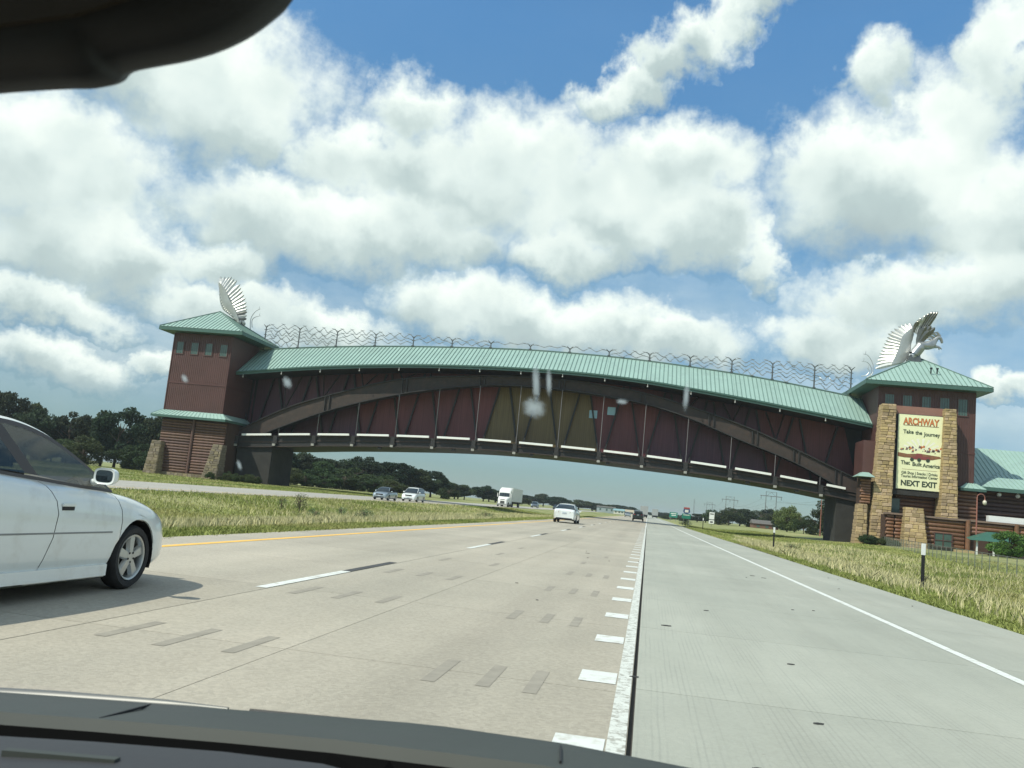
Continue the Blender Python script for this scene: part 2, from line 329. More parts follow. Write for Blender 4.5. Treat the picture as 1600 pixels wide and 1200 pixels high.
M_ALLOY = mat('alloy_rim', (.50, .51, .50), .35, metal=.8, var=.1, vscale=6)
M_DARK = mat('black_trim', (.012, .012, .013), .6, var=.1)
M_GLASS = mat('car_glass', (.03, .042, .042), .03, var=0, spec=.6, alpha=.66)
M_PILLAR = mat('pillar_trim', (.055, .047, .045), .55, var=.1)
M_GLASSD = mat('dark_car_glass', (.02, .028, .03), .05, var=0, spec=.7)
M_LAMP = mat('headlamp_lens', (.60, .63, .65), .1, metal=.4, var=.05, spec=.9)
M_TAIL = mat('tail_lamp_lens', (.35, .02, .02), .15, var=.05, spec=.8)
M_AMBER = mat('amber_lens', (.55, .2, .03), .2, var=0)
M_PLATE = mat('licence_plate', (.45, .50, .55), .5, var=.1)
M_SEAT = mat('seat_cloth', (.16, .13, .11), .9, var=.15)
M_SKIN = mat('skin', (.42, .25, .18), .6, var=.08)
M_SHIRT = mat('dark_shirt', (.04, .045, .06), .9, var=.1)
M_DASH = mat('dashboard_plastic', (.036, .038, .043), .65, var=.06, vscale=9, bump=.03, bscale=60)
M_COWL = mat('cowl_plastic', (.043, .050, .045), .6, var=.08, vscale=8)
M_CHROME = mat('wiper_metal', (.20, .20, .19), .5, metal=.6, var=.05)
M_LEAVES = {}
def leafmat(name, col, trans=.25):
    m = bpy.data.materials.new(name); m.use_nodes = True; q = G(m.node_tree); nt = m.node_tree; bs = nt.nodes['Principled BSDF']
    geo = q.n('ShaderNodeNewGeometry'); rnd = q.n('ShaderNodeObjectInfo').outputs['Random']
    n = q.noise(geo.outputs['Position'], .9, 3, .6)[0]; k = q.maprange(n, .3, .7, .6, 1.45); c = q.mix(1.0, col, q.comb(k, k, k), 'MULTIPLY')
    k2 = q.maprange(rnd, 0, 1, .75, 1.25); c = q.mix(1.0, c, q.comb(q.m('MULTIPLY', k2, q.maprange(q.m('FRACT', q.m('MULTIPLY', rnd, 9.0)), 0, 1, .8, 1.2)), k2, k2), 'MULTIPLY')
    q.put(bs.inputs['Base Color'], c); bs.inputs['Roughness'].default_value = .75; bs.inputs['Specular IOR Level'].default_value = .2
    tr = q.n('ShaderNodeBsdfTranslucent'); q.put(tr.inputs[0], c); ms = q.n('ShaderNodeMixShader'); ms.inputs[0].default_value = trans
    nt.links.new(bs.outputs[0], ms.inputs[1]); nt.links.new(tr.outputs[0], ms.inputs[2]); nt.links.new(ms.outputs[0], nt.nodes['Material Output'].inputs[0]); return m
L_DARK = leafmat('dark_foliage', (.030, .046, .024)); L_MID = leafmat('mid_foliage', (.050, .072, .028)); L_PALE = leafmat('willow_foliage', (.125, .145, .050)); L_CEDAR = leafmat('cedar_foliage', (.032, .052, .022), .1)
L_SHRUB = leafmat('weed_foliage', (.13, .17, .085)); L_BRIGHT = leafmat('ornamental_foliage', (.075, .15, .035))
M_BARK = mat('tree_bark', (.10, .075, .055), .9, var=.25, vscale=5, bump=.5)

# ================================================================== ground
xs = [-4000, -1200, -400, -150, -90, -60, -45, -38.9, -38.6, -26.4, -26.1, -24, -22, -19, -16, -13, -11, -9.6, -8.75, -8.5, 5.4, 6.3, 7.2, 9, 11, 14, 18, 22, 26, 30, 45, 80, 200, 800, 4000]
zs = [.0, .0, .0, .1, .1, .12, .05, -.03, -.12, -.12, -.03, -.16, -.40, -.58, -.55, -.38, -.2, -.06, -.02, -.12, -.12, -.03, -.06, -.22, -.38, -.45, -.25, -.05, .15, .35, .45, .4, .1, 0, 0]
ys = [-300, -60, -20, 0, 10, 20, 30, 40, 50, 60, 75, 90, 110, 130, 160, 200, 260, 350, 500, 800, 1500, 2500, 6000]
def ground_z(x, y=0): return interp(x, list(zip(xs, zs)))
mb = MB(); mb.loft([[(x, y, z + (random.uniform(-.035, .035) if (x < -9.6 or x > 8) and abs(x) < 45 and not (-39 < x < -26) else 0)) for x, z in zip(xs, zs)] for y in ys])
mb.build('ground', M_GROUND, kind='structure', smooth=True)

# ================================================================== road: slabs you can tell apart, then long sheets beyond
road = bpy.data.objects.new('road', None); COL.objects.link(road); road['kind'] = 'structure'
mb = MB(); mb.box(-8.72, 5.95, -12, 62.5, -.30, -.045); mb.build('joint_bed', M_JOINT, road)
PIT = 3.66; Y0 = 6.60 - 3 * PIT; NS = 18
cache = {}
def slab(x0, x1, y0, y1, m, name='slab'):
    key = (round(x1 - x0, 2), round(y1 - y0, 2), m.name)
    if key not in cache:
        w, l = x1 - x0, y1 - y0; cache[key] = MB().box(0, w, 0, l, -.2, 0).mesh('slab', m)
    link(name, cache[key], road, loc=(x0, y0, 0))
gp = .007
for i in range(NS):
    a = Y0 + i * PIT; b = a + PIT - .012
    slab(-8.72, -7.95, a, b, M_TAN); slab(-7.95 + gp, -4.28 - gp, a, b, M_TAN); slab(-4.28 + gp, -2.62 - gp / 2, a, b, M_TAN); slab(-2.62 + gp / 2, -.02, a, b, M_TAN)
    a2 = a + .22; b2 = b + .22
    slab(.012, 3.80, a2, b2, M_GREY); slab(3.81, 5.93 - i * .02, a2, b2, M_GREY)
YE = Y0 + NS * PIT
mb = MB(); mb.box(-8.72, -.015, YE, 2600, -.2, -.001); mb.build('far_pavement', M_TAN, road)
mb = MB(); mb.xy([(.012, YE + .22), (5.55, YE + .22), (5.2, 110), (5.0, 2600), (.012, 2600)], -.2, -.001); mb.build('far_shoulder', M_GREY, road)
mk = lambda nm, x0, x1, y0, y1, m, z=.004, dx=0: MB().quad((x0, y0, z), (x1, y0, z), (x1 + dx, y1, z), (x0 + dx, y1, z)).build(nm, m, road)
PER = 12.2
for k in range(-1, 26):
    a = 9.95 + PER * k
    mk('white_dash', -4.43, -4.29, a, a + 3.0, M_WHITE); 
    if k < 10: mk('black_dash', -4.43, -4.29, a + 3.0, a + 5.5, M_BLACKP)
mk('yellow_line', -7.80, -7.63, -12, 900, M_YELLOW)
mk('worn_line', -.13, -.025, -12, 90, M_WORN); mk('far_line', -.14, -.02, 90, 900, M_WHITE)
for k in range(-3, 38): mk('white_square', -.42, -.14, 6.86 + 2.1 * k, 7.32 + 2.1 * k, M_WHITE)
mk('edge_line', 3.70, 3.83, -12, 2, M_WHITE); mk('edge_line', 3.70, 3.83, 2, 90, M_WHITE, dx=-.42); mk('edge_line', 3.28, 3.41, 90, 900, M_WHITE, dx=-.1)
for i in range(9):                                                  # slots cut across the joints, three to a wheel path
    yj = Y0 + i * PIT
    for x0 in (-3.95, -3.45, -2.95, -1.45, -1.08, -.75):
        if random.random() < (.9 if i < 6 else .4):
            mk('patch_slot', x0, x0 + .10, yj - .45 + random.uniform(-.05, .05), yj + .42, M_PATCH, .0025)
mb = MB()
for k in range(22):
    x = random.uniform(-2, 5.4); y = random.uniform(5, 30); s = random.choice((.012, .015, .02, .03, .05))
    mb.xy([(x, y), (x + s * 2, y + .01), (x + s * 2.4, y + s * .5), (x + s, y + s * .8)], .003, .012)
mb.build('road_debris', M_BLACKP, road, kind='stuff')
# shallow edge spall beside the worn line
# ------------------------------------------------------------------ opposite carriageway
opp = bpy.data.objects.new('road', None); COL.objects.link(opp); opp['kind'] = 'structure'; opp['label'] = 'opposite carriageway beyond the grass median'
MB().box(-38.7, -26.3, -200, 2600, -.25, 0).build('pavement', M_FARROAD, opp)
for nm, x0, m in (('yellow_line', -27.7, M_YELLOW), ('edge_line', -35.2, M_WHITE)):
    MB().quad((x0, -200, .005), (x0 + .14, -200, .005), (x0 + .14, 900, .005), (x0, 900, .005)).build(nm, m, opp)
for k in range(0, 30): MB().quad((-31.5, k * PER, .005), (-31.36, k * PER, .005), (-31.36, k * PER + 3, .005), (-31.5, k * PER + 3, .005)).build('white_dash', M_WHITE, opp)

# ================================================================== grass blades
def blades(name, rects, m, seed, h0=.05, h1=.18, wd=.010, lean=.5):
    rg = np.random.default_rng(seed); Vs = []
    for (x0, x1, y0, y1, n, hs) in rects:
        x = rg.uniform(x0, x1, n); y = y0 + (y1 - y0) * rg.random(n)
        keep = (np.sin(x * .9 + 1.3 * np.sin(y * .23)) + np.sin(y * .41 + x * .3) + rg.normal(0, 1.1, n)) > -1.1; x, y = x[keep], y[keep]; n = len(x)
        gz = np.interp(x, xs, zs) - .03; h = rg.uniform(h0, h1, n) * hs; a = rg.uniform(0, 2 * np.pi, n); w = wd * (1 + y / 45) * rg.uniform(.6, 1.4, n)
        lx = rg.normal(0, lean, n) * h; ly = rg.normal(0, lean, n) * h; dx_ = np.cos(a) * w; dy_ = np.sin(a) * w
        A = np.stack([x - dx_, y - dy_, gz], 1); B = np.stack([x + dx_, y + dy_, gz], 1)
        C = np.stack([x + lx * .4 + dx_ * .7, y + ly * .4 + dy_ * .7, gz + h * .6], 1); T = np.stack([x + lx, y + ly, gz + h], 1); C2 = np.stack([x + lx * .4 - dx_ * .7, y + ly * .4 - dy_ * .7, gz + h * .6], 1)
        Vs.append(np.stack([A, B, C, T, C2], 1).reshape(-1, 3))
    V = np.concatenate(Vs); k = len(V) // 5; F = np.arange(k * 5).reshape(k, 5)
    return link(name, arr_mesh(name, V, F, m, 5), None, 'stuff')
gr = blades('median_grass', [(-9.7, -8.55, 12, 60, 60000, .8), (-9.7, -8.55, 60, 130, 9000, 1.0), (-15, -9.4, 14, 60, 140000, 1.0), (-26, -15, 26, 90, 90000, 1.0), (-26, -9.4, 60, 170, 40000, 1.2)], M_BLADE, 3)
gr['label'] = 'tall green and straw grass growing in the median between the carriageways'
gs = blades('seed_grass', [(-14.5, -10.2, 16, 60, 14000, .95), (-19, -12, 40, 130, 9000, 1.0), (-26, -20, 30, 120, 3000, .8)], M_STRAW, 5, .25, .42, .008, .3); gs['label'] = 'pale seed heads standing above the median grass'
gr = blades('verge_grass', [(5.95, 7.2, 12, 60, 70000, .8), (5.5, 7.2, 60, 140, 12000, 1.0), (7, 20, 14, 60, 230000, 1.1), (20, 27, 40, 120, 26000, 1.2), (7, 22, 60, 190, 70000, 1.3)], M_BLADE, 4)
gr['label'] = 'rough grass verge between the right shoulder and the fence'
gs = blades('seed_grass', [(6.3, 9.5, 13, 70, 7000, .9), (9, 20, 20, 100, 9000, 1.0)], M_STRAW, 6, .25, .42, .008, .3); gs['label'] = 'straw coloured seed stalks in the right verge'
gr = blades('bank_grass', [(-58, -38.9, 60, 160, 40000, 1.1), (-110, -58, 100, 160, 20000, 1.4)], M_BLADE, 9); gr['label'] = 'grass strip beyond the opposite carriageway, in front of the tower'
# ================================================================== the arch building over the road
EAVE = [(-66, 16.85), (-52.7, 18.7), (-39, 20.06), (-27.2, 20.72), (-20, 20.9), (-11.9, 20.9), (-2.6, 20.5), (8.8, 19.36), (16.6, 18.4), (30, 16.6)]
RIDGE = [(-66, 21.3), (-60.7, 22.2), (-43.7, 23.75), (-22.9, 24.75), (-12, 24.75), (-2.9, 24.45), (9.1, 23.6), (17.3, 22.75), (30, 21.0)]
BOT = [(x, z + .62) for x, z in [(-66, 4.6), (-57.5, 5.3), (-47.9, 6.25), (-37.3, 7.05), (-30, 7.5), (-22.7, 7.75), (-13.2, 7.75), (-1.6, 7.4), (9.7, 6.9), (20.3, 6.1), (30, 4.95)]]
DECK = [(-66, 7.1), (-61.4, 7.5), (-50.7, 8.44), (-38.2, 9.3), (-25.7, 9.8), (-14, 9.85), (-2, 9.6), (9.8, 9.0), (17.6, 8.4), (30, 7.1)]
RIBU = [(-66, 6.9), (-56.4, 12.14), (-49, 14.92), (-39.1, 17.9), (-26.3, 19.4), (-19, 19.75), (-11, 19.6), (-2.4, 18.8), (6.84, 16.74), (13.7, 14.7), (19, 12.7), (25.4, 10.1), (29.6, 8.45)]
RIBL = [(-66, 4.9), (-56, 9.7), (-48.7, 12.76), (-38.9, 15.75), (-31, 17.4), (-23.8, 18.37), (-14.2, 18.45), (-2.3, 17.4), (4.6, 15.8), (11.5, 13.4), (19.6, 10.7), (25.5, 7.95), (29.6, 5.5)]
fe = lambda x: sinterp(x, EAVE); fr = lambda x: sinterp(x, RIDGE); fb = lambda x: sinterp(x, BOT); fd = lambda x: sinterp(x, DECK); fu = lambda x: sinterp(x, RIBU); fl = lambda x: sinterp(x, RIBL)
def fr_(n, a, b): return [a + (b - a) * i / n for i in range(n + 1)]
XL, XR = -64.6, 29.65
NODE = [-20.0 + 6.2 * k for k in range(-7, 8)]
arch = thing('archway_bridge', 'dark red arched museum building with green metal roof bridging over the highway', 'bridge')
YW, YE_, YR, YB, YWB = 133.6, 128.0, 135.0, 142.0, 136.6
BN = [XL] + [n for n in NODE if XL + 1 < n < XR - 1] + [XR]
# roof: one panel of standing seam metal per bay
sm_ = MB()
for a, b in zip(BN, BN[1:]):
    xx = fr_(4, a + .01, b - .01); mb = MB()
    for (y1, z1f) in ((YE_, fe), (YB, fe)):
        mb.loft([[(x, y1, z1f(x)), (x, YR, fr(x))] for x in xx]); mb.loft([[(x, y1, z1f(x) - .06), (x, YR, fr(x) - .06)] for x in xx])
    n = max(2, int(round((b - a) / .62)))
    for i in range(n):
        x = a + (b - a) * (i + .5) / n
        for y1 in (YE_, YB): sm_.bar((x, y1, fe(x) + .03), (x, YR, fr(x) + .03), .09, .11)
    mb.build('roof_panel', M_GREEN, arch)
sm_.build('standing_seam', M_GREENSEAM, arch, kind='stuff')
mb = MB()
for a, b in zip(BN, BN[1:]):
    for x0, x1 in zip(fr_(3, a, b), fr_(3, a, b)[1:]): mb.bar((x0, YR, fr(x0) + .10), (x1, YR, fr(x1) + .10), .35, .12)
mb.build('ridge_cap', M_GREENSEAM, arch)
for y, s in ((YE_ - .12, 1), (YB + .12, -1)):
    mb = MB(); X = fr_(40, XL + .02, XR - .02)
    mb.loft([[(x, y, fe(x) + .02), (x, y, fe(x) - .55), (x, y + s * .1, fe(x) - .55), (x, y + s * .1, fe(x) + .02)] for x in X], close=True, cap=True)
    mb.loft([[(x, y - s * .16, fe(x) - .06), (x, y - s * .16, fe(x) - .22), (x, y - s * .003, fe(x) - .28), (x, y - s * .003, fe(x) - .06)] for x in X], close=True, cap=True)
    mb.build('gutter', M_GREENTRIM, arch)
mb = MB(); X = fr_(40, XL + .03, XR - .03)
for ya, yb in ((YE_ + .05, YW - .1), (YWB + .1, YB - .05)): mb.loft([[(x, ya, fe(x) - .5), (x, yb, fe(x) - .5), (x, yb, fe(x) - .38), (x, ya, fe(x) - .38)] for x in X], close=True, cap=True)
mb.build('soffit', M_RUSTD, arch)
# upper siding (one sheet per bay), split into upright and hanging panels by the braces
def panel(x0b, x1b, x0t, x1t, m, y=YW, nm='wall_panel'):
    mb = MB(); n = 4; rows = []
    for i in range(n + 1):
        t = i / n; row = []
        for j in range(n + 1):
            s = j / n; xb = x0b + (x1b - x0b) * s; xt = x0t + (x1t - x0t) * s; x = xb + (xt - xb) * t
            zb_ = fd(x) - .25; zt = fe(x) - .5; row.append((x, y, zb_ + (zt - zb_) * t))
        rows.append(row)
    mb.loft(rows); mb.loft([[(p[0], p[1] + .12, p[2]) for p in r] for r in rows])
    ed = rows[0] + [r[-1] for r in rows[1:]] + rows[-1][::-1][1:] + [r[0] for r in rows[::-1][1:-1]]
    mb.loft([ed + ed[:1], [(p[0], p[1] + .12, p[2]) for p in ed + ed[:1]]])
    mb.build(nm, m, arch)
def pcol(x):
    if -28 < x < -7.2: return M_PGOLD
    if x < -47 or 1 < x < 16: return M_PPUR
    return M_PRED
HB = .42; TT = 2.55
for a, b in zip(BN, BN[1:]):
    full = abs(b - a) > 5
    la = a + (HB if a != XL else .02); rb = b - (HB if b != XR else .02)
    ta = a + TT if full else a + (b - a) * .45; tb = b - TT if full else b - (b - a) * .45
    panel(la + .02, rb - .02, ta + .02, tb - .02, pcol((a + b) / 2))
for i, n in enumerate(BN[1:-1]):
    L = n - BN[i]; Rr = BN[i + 2] - n
    panel(n - HB + .02, n + HB - .02, n - min(TT + (L - 6.2) * .5, L * .5) + .02, n + min(TT, Rr * .5) - .02, M_PGOLD if -21 < n < -13 else (M_PRED if -29 < n < -4 else pcol(n)))
MB().loft([[(x, YW + .25, fd(x) - .5), (x, YW + .25, fe(x) - .4), (x, YW + .3, fe(x) - .4), (x, YW + .3, fd(x) - .5)] for x in fr_(30, XL + .03, XR - .03)], close=True, cap=True).build('inner_sheet', M_DARK, arch)
MB().loft([[(x, YWB, fd(x) - .25), (x, YWB, fe(x) - .5), (x, YWB + .12, fe(x) - .5), (x, YWB + .12, fd(x) - .25)] for x in fr_(30, XL + .03, XR - .03)], close=True, cap=True).build('rear_wall', M_RED, arch)
for i, n in enumerate(BN[1:-1]):
    for s in (-1, 1):
        xt = n + s * (TT + .12); zt = fe(xt) - .7; zb_ = fd(n) - .1
        MB().bar((n + s * HB, YW - .32, zb_), (xt, YW - .32, zt), .24, .24).build('diagonal_brace', M_RUSTD, arch)
    MB().tube([(n, 129.75, fd(n) - 1.6), (n, 129.75, min(fl(n), 19))], .055, 6).build('hanger_rod', M_STEELD if n < -30 else mat('galvanised_rod', (.22, .2, .2), .5, metal=.5), arch)
    mb = MB(); mb.box(n - .30, n + .30, 128.70, 129.05, fb(n) + .15, fd(n) - .15); mb.box(n - .42, n + .42, 128.6, 129.05, fd(n) - 1.35, fd(n) - 1.1)
    mb.build('gusset', M_RUSTD, arch)
    mb = MB(); mb.tube([(n, 127.9, fe(n) - .55), (n, 127.9, fe(n) - .85)], .05, 6); mb.sphere((n, 127.9, fe(n) - .93), .11, 8, 5); mb.build('flood_lamp', mat('lamp_grey', (.42, .42, .40), .5), arch)
    mb = MB(); mb.box(n - .22, n + .22, 128.4, 128.62, fd(n) - 1.75, fd(n) - 1.42); mb.build('junction_box', mat('pale_box', (.32, .31, .28), .6), arch)
for a, b in zip([-63.2] + NODE[1:] , NODE[1:] + [27.6]):
    if b > 28 or a < -64 or b - a < .5: continue
    xa, xb = a + .65, b - .6
    if b > 27: xa, xb = a + .7, a + 3.2
    MB().bar((xa, 128.55, fd(xa)), (xb, 128.55, fd(xb)), .30, .30).build('light_tube', M_LIGHTSTRIP, arch)
# deck: edge girder with flanges, underside, cross pipes
def girder(y0, y1, nm, f0, f1, m, th=.0, xa=XL, xb=XR, n=40):
    mb = MB(); mb.loft([[(x, y0, f0(x)), (x, y1, f0(x)), (x, y1, f1(x)), (x, y0, f1(x))] for x in fr_(n, xa, xb)], close=True, cap=True); return mb.build(nm, m, arch)
girder(129.05, 129.35, 'edge_girder', lambda x: fb(x) + .12, lambda x: fd(x) - .32, M_RUSTD)
girder(128.78, 129.6, 'girder_flange', lambda x: fb(x), lambda x: fb(x) + .12, M_RUST)
girder(128.85, 129.5, 'girder_flange', lambda x: fd(x) - .32, lambda x: fd(x) - .2, M_RUST)
girder(128.92, 129.04, 'service_pipe', lambda x: fb(x) + .75, lambda x: fb(x) + .95, M_RUST)
girder(129.6, 140.4, 'deck_underside', lambda x: fb(x) + .02, lambda x: fb(x) + .5, M_RUSTD)
girder(129.62, 133.55, 'deck_top', lambda x: fd(x) - .55, lambda x: fd(x) - .4, M_RUSTD)
girder(140.4, 140.8, 'rear_girder', lambda x: fb(x), lambda x: fd(x) - .3, M_RUSTD)
for x in (-40.6, -29.2, -17.5, -6.2, 5.0, 13.5, 20.2): MB().box(x - .25, x + .25, 128.9, 129.5, fb(x) - .32, fb(x) - .004).build('drain_box', M_DARK, arch)
# the big steel rib in sections, front and back
seams = [-64.5, -50, -38, -26, -14, -2, 8, 14.2, 20.0, 25.8, 29.55]
for (y0, y1) in ((129.9, 131.3), (138.9, 140.2)):
    for a, b in zip(seams, seams[1:]):
        mb = MB(); X = fr_(6, a + .02, b - .02)
        mb.loft([[(x, y0, fl(x)), (x, y1, fl(x)), (x, y1, fu(x)), (x, y0, fu(x))] for x in X], close=True, cap=True)
        mb.build('arch_rib', M_RUST, arch)
        mb = MB()
        for f_, d in ((fl, -.14), (fu, .003)): mb.loft([[(x, y0 - .28, f_(x) + d), (x, y1 + .25, f_(x) + d), (x, y1 + .25, f_(x) + d + .14), (x, y0 - .28, f_(x) + d + .14)] for x in X], close=True, cap=True)
        mb.build('rib_flange', M_RUSTD, arch)
    if y0 < 135:
        for x in seams[1:-1]:
            for dx_ in (-.42, .3): MB().hexa([(x + dx_, y0 - .26, fl(x)), (x + dx_ + .12, y0 - .26, fl(x)), (x + dx_ + .12, y0 - .003, fl(x)), (x + dx_, y0 - .003, fl(x))], [(x + dx_, y0 - .26, fu(x)), (x + dx_ + .12, y0 - .26, fu(x)), (x + dx_ + .12, y0 - .003, fu(x)), (x + dx_, y0 - .003, fu(x))]).build('stiffener', M_RUSTD, arch)
# brace bars above the rib
for n in NODE[1:-1]:
    z0 = fu(n) + .1; z1 = fe(n) - .6
    if z1 - z0 > 1.2:
        MB().bar((n, 130.6, z0), (n + 1.3, 132.9, z1), .18, .18).build('diagonal_brace', M_RUST, arch); MB().bar((n, 130.6, z0), (n - 1.3, 132.9, z1), .18, .18).build('diagonal_brace', M_RUST, arch)
for i, x in enumerate((-9.85, -7.15)):
    z = 14.85 + .7 * i
    MB().box(x, x + 1.2, YW - .06, YW - .004, z, z + 1.2).build('window', M_SKYPANE, arch)
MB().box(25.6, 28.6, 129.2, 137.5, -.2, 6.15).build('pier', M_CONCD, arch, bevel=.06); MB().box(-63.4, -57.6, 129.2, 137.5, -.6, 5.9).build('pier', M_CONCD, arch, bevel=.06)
# ridge sculpture: forked poles and wavy steel ribbons
PX = [-64.0, -58.15, -51.7, -45.2, -38.9, -32.55, -26.3, -20, -13.8, -7.7, -1.5, 4.6, 10.8, 16.75, 22.8, 28.0]
pz = lambda x: 26.1 - .4 * (x + 64) / 92
for x in PX:
    zb_ = fr(max(min(x, 29), -65)) + .1; zt = pz(x); mb = MB()
    mb.tube([(x, YR, zb_), (x, YR, zt - .45)], .12, 6, .09); mb.box(x - .22, x + .22, YR - .2, YR + .2, zb_ - .02, zb_ + .15)
    for s in (-1, 1): mb.tube([(x, YR, zt - .5), (x + s * .22, YR, zt - .25), (x + s * .5, YR, zt)], [.09, .08, .04], 5)
    for k in range(4):
        z = zt - .9 - .8 * k
        if z > zb_ + .4: mb.bar((x - .28, YR, z), (x + .28, YR, z - .04), .08, .1)
    mb.build('forked_pole', M_STEELD, arch)
mb = MB(); rs = random.Random(4)
for a, b in zip(PX, PX[1:]):
    for k in range(7):
        z0 = pz(a) - .30 - .58 * k
        if z0 < max(fr(max(a, -65)), fr(min(b, 29))) + .25: continue
        n = rs.choice((6, 8)); pts = []
        for i in range(n + 1):
            x = a + (b - a) * i / n; am = .14 + .2 * min(1, abs((a + b) / 2 + 19) / 35); dz_ = (am if i % 2 else -am) if 0 < i < n else 0
            pts.append((x, YR + rs.uniform(-.3, .3), z0 + dz_ + rs.uniform(-.08, .08)))
        for p, q in zip(pts, pts[1:]):
            m_ = [(p[j] + q[j]) / 2 for j in range(3)]; m_[2] += .0
            mb.tube([p, m_, q], [.02, .07, .02], 4)
        for p in pts[1:-1]: mb.tube([(p[0] - .38, p[1], p[2] + .15), p, (p[0] + .38, p[1], p[2] + .05)], [.015, .10, .015], 4)
mb.build('wavy_ribbons', M_RIBBON, arch, kind='stuff')
for pts in ([(-66.78, 25.0), (-66.93, 26.85), (-66.31, 28.08), (-65.49, 28.62)], [(-66.5, 25.4), (-66.67, 26.65), (-66.08, 27.23), (-65.27, 27.44)], [(30.2, 24.3), (30.94, 24.89), (30.98, 26.23), (30.29, 27.52), (29.56, 27.75)], [(30.5, 24.3), (30.82, 25.5), (30.24, 26.5), (29.38, 26.64)], [(29.4, 24.4), (30.1, 24.6), (30.5, 25.2), (30.2, 25.7)]):
    mb = MB(); c = [(x, YR, z) for x, z in pts]; n = 10; cur = []
    for i in range(n + 1):
        t = i / n * (len(pts) - 1); cur.append((sinterp(t, [(k, p[0]) for k, p in enumerate(pts)]), YR, sinterp(t, [(k, p[1]) for k, p in enumerate(pts)])))
    mb.tube(cur, .075, 5, .04); e = cur[-2]; mb.tube([e, (e[0] + .05, YR, e[2] + .55)], .05, 5, .02)
    mb.build('steel_scroll', M_STEEL, arch)

# ================================================================== tower kit
def hip_roof(par, x0, x1, y0, y1, z0, ax, ay, az_, step=.62, fascia=.5):
    mb = MB(); ap = (ax, ay, az_); c = [(x0, y0, z0), (x1, y0, z0), (x1, y1, z0), (x0, y1, z0)]
    for i in range(4): mb.add([c[i], c[(i + 1) % 4], ap], [(0, 1, 2)])
    mb.add([(p[0], p[1], p[2] - .05) for p in c], [(0, 1, 2, 3)])
    mb.build('hip_roof', M_GREEN, par)
    mb = MB()
    for i in range(4):
        a = Vector(c[i]); b = Vector(c[(i + 1) % 4]); L = (b - a).length; e = (b - a) / L; A = Vector(ap); ta = (A - a).dot(e); foot = a + e * ta; up = A - foot
        n = int(L / step)
        for k in range(1, n):
            t = L * k / n; s = t / ta if t < ta else (L - t) / (L - ta); p = a + e * t
            if s > .05: mb.bar(p + Vector((0, 0, .03)), p + up * s + Vector((0, 0, .03)), .06, .09)
    mb.build('roof_seam', M_GREENSEAM, par, kind='stuff')
    mb = MB()
    for i in range(4): mb.bar(Vector(c[i]) + Vector((0, 0, .05)), Vector(ap) + Vector((0, 0, .05)), .2, .12)
    mb.build('hip_cap', M_GREENSEAM, par)
    mb = MB()
    for i in range(4): mb.bar(Vector(c[i]) - Vector((0, 0, fascia / 2 + .06)), Vector(c[(i + 1) % 4]) - Vector((0, 0, fascia / 2 + .06)), .1, fascia)
    mb.box(x0 + .1, x1 - .1, y0 + .1, y1 - .1, z0 - fascia - .05, z0 - fascia + .05); mb.build('eave_fascia', M_GREENTRIM, par)
def skirt_roof(par, x0, x1, y0, y1, z0, dz_, out, fascia=.35):
    mb = MB(); o = [(x0 - out, y0 - out, z0), (x1 + out, y0 - out, z0), (x1 + out, y1 + out, z0), (x0 - out, y1 + out, z0)]; i_ = [(x0, y0, z0 + dz_), (x1, y0, z0 + dz_), (x1, y1, z0 + dz_), (x0, y1, z0 + dz_)]
    mb.loft([o + o[:1], i_ + i_[:1]])
    n = int((x1 - x0 + 2 * out) / .62)
    for k in range(n + 1):
        t = k / n; a = (x0 - out + (x1 - x0 + 2 * out) * t, y0 - out, z0 + .03); b = (x0 + (x1 - x0) * t, y0, z0 + dz_ + .03); mb.bar(a, b, .06, .09)
    mb.build('skirt_roof', M_GREEN, par)
    mb = MB()
    for k in range(4): mb.bar(Vector(o[k]) - Vector((0, 0, fascia / 2)), Vector(o[(k + 1) % 4]) - Vector((0, 0, fascia / 2)), .1, fascia)
    mb.box(x0 - out + .1, x1 + out - .1, y0 - out + .1, y0 - .002, z0 - fascia + .02, z0 - fascia + .1); mb.build('skirt_fascia', M_GREENTRIM, par)
logcache = {}
def log(par, x0, x1, y, z, r, m):
    key = (round(x1 - x0, 1), round(r, 2), m.name)
    if key not in logcache:
        L = x1 - x0; mb = MB(); mb.tube([(0, 0, 0), (.04, 0, 0), (L / 2, 0, .01), (L - .04, 0, 0), (L, 0, 0)], [r * .9, r, r * 1.0, r, r * .9], 10); logcache[key] = mb.mesh('log', m, smooth=50)
    link('log', logcache[key], par, loc=(x0, y, z))
def log_wall(par, x0, x1, y, z0, z1, r, m, jit=0.0):
    n = int(round((z1 - z0) / (2 * r)))
    for i in range(n): log(par, x0 + random.uniform(-jit, 0), x1 + random.uniform(0, jit), y, z0 + (z1 - z0) * (i + .5) / n, (z1 - z0) / n / 2 * 1.04, m)
stonecache = []
def stone_meshes(m, tagk):
    out = []
    for k in range(6):
        rg = random.Random(k * 7 + tagk); mb = MB(); j = lambda a: a + rg.uniform(-.06, .06); ins = .10
        b = [(-.5, 1, -.5), (.5, 1, -.5), (.5, 1, .5), (-.5, 1, .5)]; f = [(j(-.47), .15, j(-.44)), (j(.47), .15, j(-.44)), (j(.47), .15, j(.44)), (j(-.47), .15, j(.44))]
        t = [(j(-.40), 0, j(-.34)), (j(.40), 0, j(-.34)), (j(.40), 0, j(.34)), (j(-.40), 0, j(.34))]
        mb.loft([b + b[:1], f + f[:1], t + t[:1]]); mb.add(t, [(0, 1, 2, 3)]); out.append(mb.mesh('stone', m))
    return out
SM = {M_STONE.name: stone_meshes(M_STONE, 1), M_STONEDIM.name: stone_meshes(M_STONEDIM, 50)}
